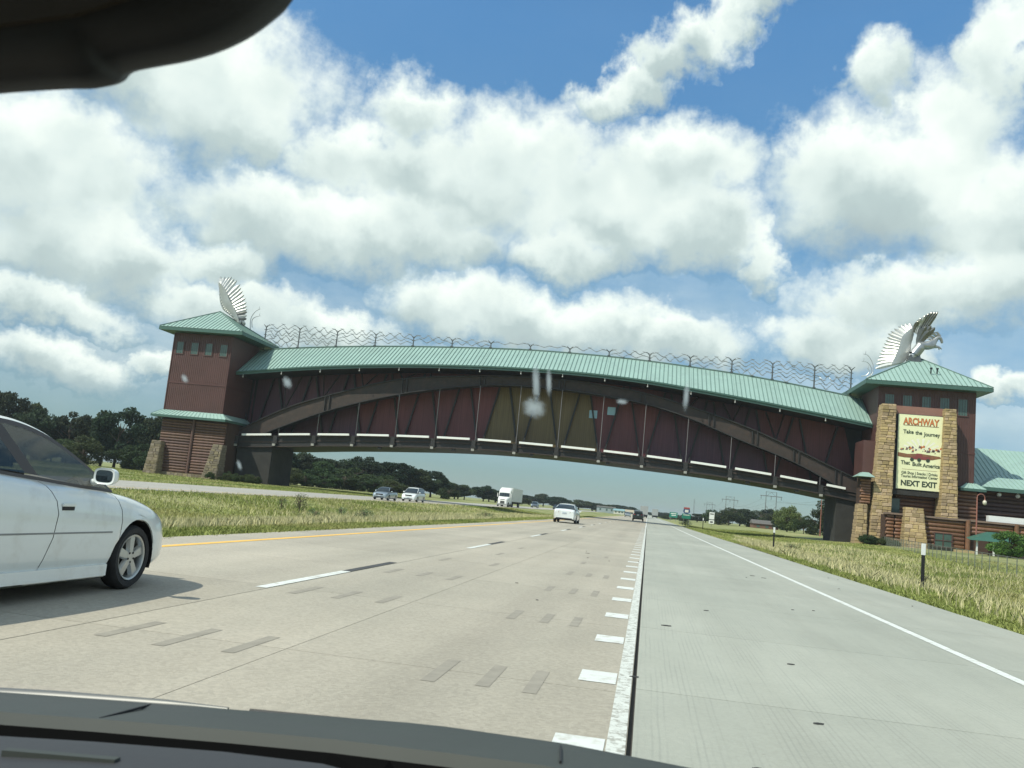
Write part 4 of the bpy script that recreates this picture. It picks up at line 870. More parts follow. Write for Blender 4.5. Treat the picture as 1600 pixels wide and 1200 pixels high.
# ================================================================== power line frames and mast
M_POW = mat('weathered_pole', (.16, .17, .17), .8, var=.15)
def hframe(x, y, h, label):
    t = thing('power_pylon', label, 'pylon', (x, y, 0), .12, 'twin pole pylons of the power line'); g_ = 5.4
    for s in (-1, 1): MB().tube([(s * g_ / 2, 0, -.3), (s * g_ / 2, 0, h)], .26, 6, .17).build('pole', M_POW, t)
    MB().box(-5.6, 5.6, -.15, .15, h * .87, h * .87 + .38).build('cross_arm', M_POW, t); MB().box(-2.7, 2.7, -.08, .08, h * .985, h * .985 + .16).build('top_wire', M_POW, t)
    for s in (-1, 1): MB().bar((-s * g_ / 2, .2 * s, h * .25), (s * g_ / 2, .2 * s, h * .62), .2, .2).build('brace', M_POW, t); MB().bar((s * 2.6, 0, h * .87), (0, 0, h * .985), .14, .14).build('brace', M_POW, t)
    for s in (-5.2, 0, 5.2): MB().tube([(s, 0, h * .87), (s, 0, h * .87 - 1.5)], .13, 6).build('insulator', M_STEELD, t)
hframe(62.7, 480, 19.2, 'nearest twin pole pylon with crossed bracing above the trees'); hframe(54.2, 620, 18.8, 'middle twin pole pylon above the rounded roadside trees'); hframe(59.4, 900, 19.4, 'farthest twin pole pylon above the white signs')
pw = thing('power_lines', 'thin power lines strung between the twin pole pylons', 'power line'); pts3 = [(68, 250, 16.7), (62.7, 480, 16.2), (54.2, 620, 15.8), (59.4, 900, 16.2), (50, 1500, 16)]
for s in (-5.2, 0, 5.2):
    mb = MB()
    for p, q in zip(pts3, pts3[1:]):
        mb.tube([(p[0] + (q[0] - p[0]) * k / 10 + s, p[1] + (q[1] - p[1]) * k / 10, p[2] - 1.2 + (q[2] - p[2]) * k / 10 - 4 * 3.5 * (k / 10) * (1 - k / 10)) for k in range(11)], .03, 3)
    mb.build('wire', M_POW, pw)
t = thing('lattice_mast', 'thin radio mast far ahead to the left of the pylons', 'mast', (39.4, 800, 0))
for a in range(3): MB().bar((.6 * math.cos(a * 2.1), .6 * math.sin(a * 2.1), 0), (.5 * math.cos(a * 2.1), .5 * math.sin(a * 2.1), 19), .14, .14).build('leg', M_POW, t)
mb = MB()
for k in range(12):
    for a in range(3): mb.bar((.6 * math.cos(a * 2.1), .6 * math.sin(a * 2.1), 1.5 * k), (.6 * math.cos(a * 2.1 + 2.1), .6 * math.sin(a * 2.1 + 2.1), 1.5 * k + 1.5), .08, .08)
mb.build('lacing', M_POW, t, kind='stuff')

# ================================================================== trees
def crown_mesh(name, kind, seed, m, nq=5200):
    """crown of small leaf clusters in clumps, about 1 wide and 1 high above its foot at z = 0 (unit tree)"""
    rg = np.random.default_rng(seed); clumps = []
    n = {'round': 46, 'tall': 40, 'bush': 22, 'willow': 34, 'cedar': 44}[kind]
    for i in range(n):
        u = rg.uniform(-1, 1); a = rg.uniform(0, 2 * np.pi); rr_ = rg.uniform(.55, 1.0) ** .5
        if kind == 'cedar':
            z = rg.uniform(.04, .98); r_ = (1 - z) ** .8 * .5 * rg.uniform(.5, 1) + .02; c = (r_ * np.cos(a), r_ * np.sin(a), z); s = .055 + .07 * (1 - z)
        elif kind == 'willow':
            c = (.42 * rr_ * np.sqrt(1 - u * u) * np.cos(a), .42 * rr_ * np.sqrt(1 - u * u) * np.sin(a), .52 + .36 * u * rr_); s = rg.uniform(.09, .15)
        elif kind == 'bush':
            c = (.40 * rr_ * np.sqrt(1 - u * u) * np.cos(a), .40 * rr_ * np.sqrt(1 - u * u) * np.sin(a), .42 + .38 * u * rr_); s = rg.uniform(.10, .19)
        else:
            w = .40 if kind == 'round' else .34; c = (w * rr_ * np.sqrt(1 - u * u) * np.cos(a) + .05 * np.sin(seed), w * rr_ * np.sqrt(1 - u * u) * np.sin(a), (.56 if kind == 'round' else .55) + .36 * u * rr_); s = rg.uniform(.06, .15)
        clumps.append((*c, s))
    cl = np.array(clumps); idx = rg.choice(n, nq, p=cl[:, 3]**2 / (cl[:, 3]**2).sum()); d = rg.normal(size=(nq, 3)); d /= np.linalg.norm(d, axis=1)[:, None]
    rad = cl[idx, 3] * rg.uniform(.35, 1.08, nq) ** .6; P_ = cl[idx, :3] + d * rad[:, None] * np.array([1.12, 1.12, .85]); P_[:, 2] = np.clip(P_[:, 2], .02, 1.03)
    if kind == 'willow': P_[:, 2] -= rg.uniform(0, .10, nq)
    sz = rg.uniform(.014, .030, nq) * (1.1 if kind != 'cedar' else .9); a = rg.normal(size=(nq, 3)) + d * .3; a /= np.linalg.norm(a, axis=1)[:, None]; b = np.cross(a, rg.normal(size=(nq, 3))); b /= np.linalg.norm(b, axis=1)[:, None]
    a *= sz[:, None]; b *= (sz * rg.uniform(.4, .8, nq))[:, None]
    V = np.stack([P_ - a, P_ + b, P_ + a, P_ - b], 1).reshape(-1, 3); return arr_mesh(name, V, np.arange(nq * 4).reshape(nq, 4), m, 4)
def trunk_mesh(seed, multi=1, hgt=.72):
    rg = random.Random(seed); mb = MB()
    for k in range(multi):
        x0 = rg.uniform(-.05, .05) * (multi > 1); top = (x0 + rg.uniform(-.08, .08), rg.uniform(-.06, .06), hgt)
        mb.tube([(x0, 0, -.03), (x0 + .005, 0, .12), (x0 * .5 + top[0] * .5, top[1] * .5, .4), top], [.030 / multi**.5, .022 / multi**.5, .015, .005], 6)
        for j in range(7):
            a = rg.uniform(0, 6.28); z = rg.uniform(.2, .6); r_ = rg.uniform(.18, .34); bx = x0 + (top[0] - x0) * z / hgt; mb.tube([(bx, 0, z), (bx + r_ * .5 * math.cos(a), r_ * .5 * math.sin(a), z + .10), (bx + r_ * math.cos(a), r_ * math.sin(a), z + .2)], [.012, .008, .003], 5)
    return mb.mesh('trunk', M_BARK)
KINDS_ = {}
for kd, spec in {0: ('round', L_DARK, 6), 1: ('tall', L_MID, 5), 2: ('bush', L_MID, 3), 3: ('willow', L_PALE, 2), 4: ('cedar', L_CEDAR, 2), 5: ('bush', L_SHRUB, 2), 6: ('bush', L_BRIGHT, 1)}.items():
    KINDS_[kd] = [(crown_mesh('crown', spec[0], 10 * kd + s, spec[1], 8500 if kd < 2 else (750 if kd == 5 else 6000)), trunk_mesh(10 * kd + s, 1 if kd < 2 or kd == 4 else 3, .72 if kd != 5 else .5)) for s in range(spec[2])]
def tree(x, y, h, w, kd, label, cat='tree', group=None, name='tree', z=None):
    v = KINDS_[kd][random.randrange(len(KINDS_[kd]))]; t = thing(name, label, cat, (x, y, ground_z(x, y) if z is None else z), random.uniform(0, 6.28), group); 
    c = link('crown', v[0], t); c.scale = (w, w, h); k = link('trunk', v[1], t); k.scale = (w, w, h); return t
TREES = [(-151.9, 175, 9.5, 10.1, 0), (-141.0, 168, 12.1, 8.5, 1), (-138.0, 172, 14.5, 9.9, 0), (-138.5, 180, 13.0, 7.8, 1), (-125.3, 165, 10.5, 8.6, 0), (-135.1, 190, 9.4, 8.9, 1), (-121.0, 170, 11.0, 8.8, 0), (-117.1, 176, 11.6, 8.6, 1), (-108.7, 168, 12.4, 9.5, 0), (-112.4, 185, 9.6, 8.7, 1), (-117.1, 200, 8.8, 9.7, 0), (-104, 172, 11.5, 7.5, 0), (-146, 190, 11, 10, 0), (-129, 180, 9.5, 9, 0), (-100.5, 176, 9.8, 7, 1), (-160, 180, 10, 10, 0)]
WH = ['tall', 'dark', 'spreading', 'ragged', 'dense', 'round topped', 'leaning', 'broad']
ORD = ['leftmost', 'second from left', 'third from left', 'fourth from left', 'fifth from left', 'sixth from left', 'seventh from left', 'eighth from left', 'ninth from left', 'tenth from left', 'eleventh from left', 'twelfth from left', 'thirteenth from left', 'fourteenth from left', 'fifteenth from left', 'sixteenth from left', 'seventeenth from left', 'eighteenth from left', 'nineteenth from left', 'twentieth from left']
def row_of(lst, what, group, hs=1.0, ws_=1.0, **k):
    for i, (x, y, h, w, kd) in enumerate(sorted(lst, key=lambda a: a[0] / a[1])): tree(x, y, h * hs, w * ws_, kd, ORD[i] + ' ' + what, group=group, **k)
row_of(TREES, 'tall dark tree in the grove behind the white sedan', 'grove left of the tower', 1.04, 1.3)
row_of([(x, 160 + (i % 3) * 3, 5.4 + (i % 2), 9.5, 2) for i, x in enumerate((-94, -99, -104, -110, -116, -122, -128, -134, -140, -146))], 'bushy undergrowth tree along the foot of the left grove', 'undergrowth at the foot of the grove')
MIDT = [(-84.4, 190, 7.6, 10.6, 0), (-82.6, 205, 7.4, 9.9, 1), (-80.7, 215, 7.0, 10.3, 0), (-78.7, 225, 7.6, 9.9, 1), (-75.7, 230, 9.0, 10.6, 0), (-73.9, 240, 8.0, 9.7, 1), (-68.1, 235, 8.4, 10.3, 0), (-64.9, 240, 7.5, 10.4, 1), (-61.9, 250, 7.2, 9.5, 0), (-62.2, 265, 6.0, 8.7, 1), (-76, 196, 6.4, 9.2, 2), (-70, 205, 6.0, 9.2, 2), (-64.8, 214, 4.6, 8.8, 2), (-89, 188, 7.0, 9.4, 0), (-72.5, 222, 7.2, 9.4, 0), (-79, 198, 6.8, 9, 0)]
row_of(MIDT, 'dark broadleaf tree in the row under the arch', 'tree row under the arch', 1.08, 1.3)
row_of([(x, 178 + abs(x + 80) * 1.5, 3.2 + (k % 3) * .5, 7.5, 2) for k, x in enumerate((-84, -80.5, -77, -74.5, -71.5, -69, -66.5, -64, -61.5))], 'low bushy tree at the foot of the row under the arch', 'undergrowth under the arch')
row_of([(-63.5, 290, 4.5, 9.4, 0), (-66.5, 320, 5.2, 9.3, 1), (-61.2, 330, 5.9, 9.5, 0), (-56.8, 196, 3.4, 6.2, 2), (-52.4, 230, 3.2, 5.0, 2), (-60, 350, 5.2, 11, 1), (-71, 330, 5.6, 10, 0), (-68, 380, 5.6, 12, 0), (-58, 400, 4.4, 12, 2)], 'smaller tree at the thinning right end of the row under the arch', 'tail of the tree row', 1.05, 1.2)
row_of([(-72.0, 420, 4.6, 13.1, 1), (-63.6, 480, 5.4, 14.5, 0), (-57.2, 490, 7.0, 14.0, 1), (-49.7, 480, 6.2, 13.8, 0), (-42.9, 560, 6.3, 19.8, 1), (-32.0, 560, 5.6, 12.5, 0), (-25.7, 600, 5.8, 13.3, 1), (-19.6, 620, 6.8, 14.6, 0), (-13.0, 640, 6.3, 13.1, 1), (-7.8, 900, 5.0, 18.0, 0), (6.1, 900, 4.4, 15.7, 1), (10.5, 700, 4.9, 14.1, 0), (-38, 620, 6, 16, 0), (-54, 560, 6, 18, 1), (-20, 700, 5.5, 20, 2), (-30, 640, 5.5, 18, 0)], 'small distant tree on the horizon straight ahead', 'distant trees ahead', 1.0, 1.2)
RT = [(11.1, 500, 2.6, 9.2, 2), (22.6, 420, 4.2, 8.3, 0), (27.0, 430, 4.0, 8.5, 1), (24.9, 330, 5.8, 9.1, 2), (28.0, 320, 6.9, 9.8, 2), (32.7, 330, 6.5, 9.1, 0), (36.3, 330, 5.8, 8.2, 2), (41.3, 340, 7.1, 9.0, 2), (46.7, 350, 7.9, 9.1, 0), (51, 345, 6.5, 9, 2), (17, 430, 3.2, 9, 2), (44, 300, 5.2, 7, 2), (52, 330, 6, 9, 0)]
row_of(RT, 'rounded green tree in the belt below the pylons', 'tree belt below the pylons', 1.0, 1.25)
tree(34.3, 230, 7.0, 7.0, 3, 'pale willow-like tree between the brown house and the dark cedar'); tree(37.6, 240, 5.6, 5.2, 3, 'smaller pale olive bush right of the willow-like tree')
tree(34.8, 190, 7.4, 6.6, 4, 'tall dark cedar left of the bridge pier on the right'); tree(37.9, 195, 6.6, 6.6, 1, 'full dark tree between the cedar and the dark pier'); tree(33.0, 198, 4.4, 5.3, 2, 'low dark bush at the left foot of the cedar'); tree(40.8, 200, 4.6, 5.6, 2, 'low bush just left of the dark pier under the arch')
tree(6.3, 152, 1.2, 2.6, 5, 'dark low bush at the edge of the right shoulder past the arch', 'bush', name='bush'); tree(38.9, 104.8, 3.1, 4.6, 6, 'bright green ornamental tree in front of the green canopy')
for (x, y, h, w, l) in [(-18.9, 47, 1.5, 1.05, 'tallest feathery weed shrub in the median'), (-20.4, 48, .9, .7, 'small dark weed left of the tallest median shrub'), (-13.4, 41.5, .8, 1.2, 'round grey green weed in the middle of the median'), (-17.2, 49, .75, .8, 'thin weed just right of the tallest median shrub'), (-14.6, 38, .7, .7, 'low spiky weed low in the median grass'), (-11.4, 63, .7, 1.3, 'dark weed patch in the median ahead of the silver car'), (10.2, 66, .7, 1.6, 'low weed in the right verge beyond the second marker post'), (9.6, 33, .55, .5, 'small weed beside the nearest marker post')]:
    tree(x, y, h, w, 5, l, 'weed', name='weed_shrub')
for i in range(9): tree(27.4 + .42 * i, random.uniform(117, 121), random.uniform(.8, 1.5), random.uniform(1.2, 2.2), 2, ORD[i] + ' low green shrub at the foot of the right stone pillar', 'bush', 'shrubs at the foot of the right pillar', 'bush')
for i in range(10): tree(-63 + .75 * i, random.uniform(121, 126), random.uniform(.9, 1.7), random.uniform(1.5, 2.6), 2, ORD[i] + ' dark low shrub in the shade at the foot of the left pier', 'bush', 'shrubs at the foot of the left pier', 'bush')

# ================================================================== far buildings
def house(x, y, w, d, h, wall, roofm, label, rise=1.2, nm='house'):
    t = thing(nm, label, 'house', (x, y, 0)); MB().box(-w / 2, w / 2, 0, d, -.2, h).build('wall', wall, t)
    MB().yz([(-.4, h - .05), (d + .4, h - .05), (d / 2, h + rise)], -w / 2 - .3, w / 2 + .3).build('roof', roofm, t)
    for k in (-.3, .05, .32): MB().box(w * k - .5, w * k + .5, -.05, -.003, h * .35, h * .75).build('window', M_WINGLASS, t)
    return t
M_BRICK = mat('brown_brick', (.17, .085, .055), .85, var=.2); M_CRM = mat('cream_wall', (.6, .58, .5), .8, var=.05); M_SHNG = mat('grey_shingle', (.12, .11, .10), .9, var=.2)
house(38, 300, 8, 9, 1.9, M_BRICK, M_SHNG, 'low brown brick house with grey roof under the trees on the right', 1.2); house(-16.5, 520, 6, 6, 1.9, M_CRM, mat('blue_roof', (.22, .36, .38), .6), 'tiny white cottage with pale blue roof far ahead left of the road', 1.0)
house(-11.8, 525, 7, 6, 1.8, M_CRM, mat('tan_roof', (.38, .33, .24), .8), 'tiny white cottage with tan roof far ahead left of the road', 1.2); house(-25, 540, 11, 7, 3.2, mat('grey_clad', (.28, .33, .33), .7), M_SHNG, 'long grey shed far ahead behind the white car', .6, 'shed')
t = thing('timber_kiosk', 'small tan wooden kiosk with a dark opening beside the left pier', 'kiosk', (-61.2, 141, .0)); mw = mat('tan_timber', (.30, .21, .12), .8, var=.2)
MB().box(-.7, -.45, -.4, .4, 0, 1.75).build('post', mw, t); MB().box(.45, .7, -.4, .4, 0, 1.75).build('post', mw, t); MB().box(-.85, .85, -.5, .5, 1.7, 2.0).build('roof', mw, t); MB().box(-.44, .44, .2, .35, 0, 1.68).build('back_board', M_BRICK, t)
# ================================================================== vehicles
wcache = {}
def wheel(par, x, y, r, side, w=.2, rim_m=None, fine=False):
    """side: +1 outer face towards +x"""
    rim_m = rim_m or M_ALLOY; key = (r, w, fine, rim_m.name)
    if key not in wcache:
        mb = MB(); N = 36 if fine else 20; prof = [(-w / 2, .66), (-w / 2, .90), (-w / 2 + .035, .985), (-w / 4, 1.0), (w / 4, 1.0), (w / 2 - .035, .985), (w / 2, .90), (w / 2 - .004, .76), (w / 2 - .03, .70), (w / 2 - .05, .66)]
        mb.loft([[(a, r * k * math.cos(2 * math.pi * j / N), r * k * math.sin(2 * math.pi * j / N)) for (a, k) in prof] for j in range(N + 1)])
        tyre = mb.mesh('tyre', M_RUBBER, smooth=35); rr_ = r * .71; mb = MB()
        mb.loft([[(a, rr_ * k * math.cos(2 * math.pi * j / N), rr_ * k * math.sin(2 * math.pi * j / N)) for (a, k) in ((-w / 2 + .02, .9), (-w / 2 + .03, .86), (w / 2 - .06, .86), (w / 2 - .015, .92), (w / 2 - .008, 1.0), (w / 2 - .03, 1.0), (w / 2 - .05, .95))] for j in range(N + 1)])
        for k in range(5):
            a = 2 * math.pi * k / 5 + .31; ca, sa = math.cos(a), math.sin(a); f = lambda u, v, xx: (xx, u * ca - v * sa, u * sa + v * ca)
            mb.hexa([f(.03, -.045, w / 2 - .06), f(rr_ * .92, -.062 if fine else -.05, w / 2 - .07), f(rr_ * .92, .062 if fine else .05, w / 2 - .07), f(.03, .045, w / 2 - .06)], [f(.03, -.03, w / 2 - .022), f(rr_ * .93, -.045, w / 2 - .03), f(rr_ * .93, .045, w / 2 - .03), f(.03, .03, w / 2 - .022)])
        mb.cyl((w / 2 - .07, 0, 0), .075, .048, 'x', 18, .065); rim = mb.mesh('rim', rim_m, smooth=30, bevel=.004 if fine else 0)
        mb = MB(); mb.cyl((-w / 2 + .03, 0, 0), rr_ * .85, .05, 'x', N)
        if fine:
            for k in range(5): a = 2 * math.pi * k / 5 + .94; mb.cyl((w / 2 - .035, .05 * math.cos(a), .05 * math.sin(a)), .011, .018, 'x', 8)
        hub = mb.mesh('brake_disc', M_DARK); wcache[key] = (tyre, rim, hub)
    t = link('tyre', wcache[key][0], par, loc=(x, y, r)); t.rotation_euler = (0, 0, 0 if side > 0 else math.pi)
    link('rim', wcache[key][1], t); link('brake_disc', wcache[key][2], t); return t

def car(name, label, cat, loc, rz, S, paint, detail=1, parts_=None):
    """S: dict of profiles in metres, y forward, front axle at y = 0"""
    t = thing(name, label, cat, loc, rz); F, B, hw, wr = S['front'], S['back'], S['hw'], S['wr']; ra = S['rear_axle']; ar = S.get('arch', wr + .05)
    top = lambda y: sinterp(y, S['top']); wid = lambda y: hw * sinterp(y, S['wid']); bot = lambda y: interp(y, S['bot'])
    seams_ = S.get('seams', [])                                      # (y at mid height, curve [(z, dy)])
    ys_ = set([round(B + (F - B) * i / 44, 4) for i in range(45)])
    for ax in (0, ra): ys_ |= set(round(ax + ar * math.sin(R(a)), 4) for a in range(-90, 91, 10)) | {round(ax - ar - .004, 4), round(ax + ar + .004, 4)}
    for d in (.06, .14, .26): ys_ |= {round(F - d, 4), round(B + d, 4)}
    for s_, _c in seams_: ys_ = {y for y in ys_ if abs(y - s_) > .03} | {round(s_ - .005, 4), round(s_ + .005, 4)}
    ys_ = sorted(ys_)
    def warp(y, z):
        for s_, cv in seams_: y += interp(z, cv) * math.exp(-((y - s_) / .22) ** 2)
        return y
    def zb_at(y):
        z = bot(y)
        for ax in (0, ra):
            if abs(y - ax) < ar: z = max(z, wr + math.sqrt(ar * ar - (y - ax) ** 2))
        return z
    SEC = S.get('sec', [(.90, -1, 0), (.955, -1, .05), (.985, .36, 0), (1.0, .52, 0), (1.0, .70, 0), (.985, 1, -.16), (.965, 1, -.08), (.93, 1, -.035), (.86, 1, .0), (.55, 1, .03), (0, 1, .045)])
    def sec(y):
        zt = top(y); zb_ = zb_at(y); w = wid(y); out = []
        for (k, ref, dz_) in SEC:
            z = zb_ + dz_ if ref == -1 else (zt + dz_ if ref == 1 else bot(y) + (zt - .16 - bot(y)) * (ref - .2) / .6)
            kk = k
            if ref != 1 or dz_ < 0: z = max(z, zb_ + (.0 if ref == -1 else .004 * (ref if ref > 0 else 1)))
            if zb_ > bot(y) + .05 and ref == -1: kk = .985 + .015 * 0
            out.append((w * kk, z))
        return out
    rows = [sec(y) for y in ys_]
    cuts = sorted([s_ for s_, _c in seams_]); names = S.get('panels', ['body'])
    def pid(y): return sum(1 for c_ in cuts if y > c_)
    groups_ = {}
    for i in range(len(ys_) - 1):
        ym = (ys_[i] + ys_[i + 1]) / 2
        if any(abs(ym - c_) < .004 for c_ in cuts): continue
        groups_.setdefault(pid(ym), []).append(i)
    for gi, idx in groups_.items():
        for s_ in (1, -1):
            mb = MB(); strips = []
            run = [idx[0]]
            for k in idx[1:]:
                if k == run[-1] + 1: run.append(k)
                else: strips.append(run); run = [k]
            strips.append(run)
            for run in strips:
                yy = [ys_[k] for k in run] + [ys_[run[-1] + 1]]; rr_ = [rows[k] for k in run] + [rows[run[-1] + 1]]
                mb.loft([[(s_ * p[0], warp(y, p[1]), p[1]) for p in r] for y, r in zip(yy, rr_)])
            nm = names[gi] if gi < len(names) else 'body'
            mb.build(nm, paint, t, smooth=38)
    mb = MB()                                                          # end caps
    for k in (0, -1):
        r = rows[k]; y = ys_[k]; pts = [(p[0], y, p[1]) for p in r] + [(-p[0], y, p[1]) for p in r[::-1][1:]]; mb.add(pts, [tuple(range(len(pts)))])
    mb.build('bumper', paint, t)
    mb = MB(); w_ = hw * .80; mb.box(-w_, w_, ra - ar - .1 if ra - ar - .1 > B + .25 else B + .25, F - .3, S['bot'][len(S['bot']) // 2][1] + .03, .62); mb.build('underbody', M_DARK, t)
    for ax in (0, ra):
        for s_ in (-1, 1): mb = MB(); mb.loft([[(s_ * hw * .97, ax + (ar - .006) * math.cos(R(a)), wr + (ar - .006) * math.sin(R(a))), (s_ * (hw - .32), ax + (ar - .006) * math.cos(R(a)), wr + (ar - .006) * math.sin(R(a)))] for a in range(-20, 201, 10)]); mb.build('wheel_well', M_DARK, t)
    # cabin
    wy0, wy1, ry1, ry0 = S['wind0'], S['wind1'], S['rear1'], S['rear0']   # windscreen foot, head, back light head, foot
    roof = lambda y: sinterp(y, S['roof']); lean = S.get('lean', .42)
    belt = lambda y: top(y) + .0
    cy_ = sorted(set([round(ry0 + (wy0 - ry0) * i / 40, 4) for i in range(41)] + [round(v, 4) for p in S['pillars'] for v in p] + [wy1, ry1]))
    fw = .055
    def crow(y):
        zb_ = belt(y) - .01; zr = max(roof(y), zb_ + .012); wb = wid(y) * .90; wr_ = lambda z: wb - lean * (z - zb_) * (1 + .25 * (z - zb_))
        z1, z2 = min(zb_ + .03, zr), max(min(zb_ + .03, zr), zr - fw); f = [(wb, zb_), (wr_(z1), z1), (wr_(z1 + (z2 - z1) * .5), z1 + (z2 - z1) * .5), (wr_(z2), z2), (wr_(zr) , zr - .012)]
        e = wr_(zr); k = min(1, (zr - zb_) / .2); f += [(e - .05 * k, zr + .012 * k), (e * .6, zr + .035 * k), (0, zr + .05 * k)]
        return f
    sl_ = S.get('slant')
    def yw(y, z):
        if not sl_: return y
        zb_ = belt(y); zr = max(roof(y), zb_ + .05); return y + sl_[1] * (1 - 2 * min(1, max(0, (z - zb_) / (zr - zb_)))) * math.exp(-((y - sl_[0]) / .38) ** 2)
    cr = [crow(y) for y in cy_]; gl_side = {}; paintf = MB(); trim = MB(); wsf = MB(); rwf = MB()
    for i in range(len(cy_) - 1):
        y0, y1 = cy_[i], cy_[i + 1]; ym = (y0 + y1) / 2; pil = next((p for p in S['pillars'] if p[0] <= ym <= p[1]), None); front = ym > wy1; rear = ym < ry1
        for j in range(7):
            for s_ in (1, -1):
                yf = (lambda y, z: yw(y, z)) if j in (1, 2) else (lambda y, z: y)
                q4 = [(s_ * cr[i][j][0], yf(y0, cr[i][j][1]), cr[i][j][1]), (s_ * cr[i + 1][j][0], yf(y1, cr[i + 1][j][1]), cr[i + 1][j][1]), (s_ * cr[i + 1][j + 1][0], yf(y1, cr[i + 1][j + 1][1]), cr[i + 1][j + 1][1]), (s_ * cr[i][j + 1][0], yf(y0, cr[i][j + 1][1]), cr[i][j + 1][1])]
                if j in (1, 2):
                    if pil or (cr[i][3][1] - cr[i][1][1] < .004): (trim if (pil and not front and not rear) or True else paintf).add(q4, [(0, 1, 2, 3)])
                    else: gl_side.setdefault((s_, sum(1 for p in S['pillars'] if ym > p[1])), MB()).add(q4, [(0, 1, 2, 3)])
                elif j == 3: trim.add(q4, [(0, 1, 2, 3)])
                elif j == 0: trim.add(q4, [(0, 1, 2, 3)]) if S.get('trim', 1) else paintf.add(q4, [(0, 1, 2, 3)])
                elif j >= 5 and front: wsf.add(q4, [(0, 1, 2, 3)])
                elif j >= 5 and rear: rwf.add(q4, [(0, 1, 2, 3)])
                else: paintf.add(q4, [(0, 1, 2, 3)])
    G_ = M_GLASS if detail > 1 else M_GLASSD
    paintf.build('roof', paint, t, smooth=45); trim.build('window_trim', M_PILLAR if detail > 1 else M_DARK, t, smooth=30)
    for k, mb in gl_side.items(): mb.build('side_window', G_, t, smooth=30)
    wsf.build('windshield', G_, t, smooth=30); rwf.build('rear_window', G_, t, smooth=30)
    # wheels
    for ax in (0, ra):
        for s_ in (-1, 1): wheel(t, s_ * (hw - .105 - .01), ax, wr, s_, .20, fine=detail > 1)
    # lamps, plates, mirrors
    zl = S['lamp_z']
    for s_ in (-1, 1):
        xw = wid(F - .14); mb = MB(); mb.hexa([(s_ * (xw - .42), F - .05, zl - .07), (s_ * (xw * .965), F - .30, zl - .07), (s_ * (xw * .90), F - .34, zl - .05), (s_ * (xw - .42), F - .16, zl - .05)], [(s_ * (xw - .42), F - .09, zl + .07), (s_ * (xw * .985), F - .36, zl + .09), (s_ * (xw * .90), F - .40, zl + .08), (s_ * (xw - .42), F - .2, zl + .06)]); mb.build('headlight', M_LAMP, t, bevel=.012)
        mb = MB(); zt_ = S['tail_z']; xw = wid(B + .1); mb.hexa([(s_ * xw * .55, B - .02, zt_ - .06), (s_ * wid(B + .2) * 1.02, B + .2, zt_ - .05), (s_ * xw * .9, B + .25, zt_ - .05), (s_ * xw * .55, B + .08, zt_ - .06)], [(s_ * xw * .55, B - .012, zt_ + .05), (s_ * wid(B + .22) * 1.01, B + .22, zt_ + .06), (s_ * xw * .9, B + .28, zt_ + .06), (s_ * xw * .55, B + .09, zt_ + .06)]); mb.build('tail_light', M_TAIL, t, bevel=.01)
    MB().box(-.42, .42, F - .035, F + .008, zl - .10, zl + .05).build('grille', M_DARK, t, bevel=.01); MB().box(-.55, .55, F - .03, F + .006, .30, .40).build('air_intake', M_DARK, t)
    MB().box(-.16, .16, F + .002, F + .016, .44, .55).build('front_plate', M_PLATE, t); MB().box(-.16, .16, B - .03, B - .002, S['tail_z'] - .12, S['tail_z']).build('rear_plate', M_PLATE, t)
    MB().box(-.62, .62, B - .015, B + .05, .30, .40).build('rear_valance', M_DARK, t, bevel=.01)
    my, mz = S['mirror']
    for s_ in (-1, 1):
        xm = wid(my) * .90; mb = MB(); mb.loft([[(s_ * (xm + .13) + .112 * k * math.copysign(abs(math.cos(R(a))) ** .6, math.cos(R(a))), my + dy_, mz + .080 * k * math.copysign(abs(math.sin(R(a))) ** .6, math.sin(R(a)))) for a in range(0, 360, 15)] for dy_, k in ((-.058, .93), (-.062, .97), (-.05, 1), (0, .97), (.045, .8), (.07, .5), (.078, .1))], close=True, cap=True); mb.tube([(s_ * (xm - .02), my, mz - .07), (s_ * (xm + .08), my, mz - .03)], .035, 8); mm = mb.build('mirror', paint, t, smooth=60)
        if detail > 1: MB().prism([(s_ * (xm + .13) + .088 * math.copysign(abs(math.cos(R(a))) ** .55, math.cos(R(a))), my - .060, mz + .058 * math.copysign(abs(math.sin(R(a))) ** .55, math.sin(R(a)))) for a in range(0, 360, 15)], None, (0, .006, 0)).build('mirror_glass', mat('silvered_glass', (.42, .46, .46), .04, metal=1.0, var=0), mm); 
    return t
SEDAN = dict(front=.98, back=-3.82, hw=.885, wr=.315, rear_axle=-2.72, arch=.365,
    top=[(-3.82, .80), (-3.7, .92), (-3.3, .98), (-2.6, 1.0), (-1.5, .99), (-.6, .96), (-.3, .93), (.2, .87), (.62, .79), (.86, .68), (.98, .56)],
    wid=[(-3.82, .80), (-3.6, .90), (-3.0, .97), (-2, 1), (-.3, 1), (.35, .985), (.65, .94), (.85, .86), (.98, .72)],
    bot=[(-3.82, .34), (-3.3, .24), (-2, .20), (0, .20), (.7, .22), (.98, .27)],
    roof=[(-3.15, .98), (-2.6, 1.26), (-2.1, 1.40), (-1.5, 1.45), (-1.1, 1.43), (-.75, 1.32), (-.45, 1.15), (-.15, .96)], wind0=-.14, wind1=-1.0, rear1=-2.25, rear0=-3.15, pillars=[(-2.42, -2.28), (-1.62, -1.46)],
    lamp_z=.64, tail_z=.82, mirror=(-.68, 1.0))
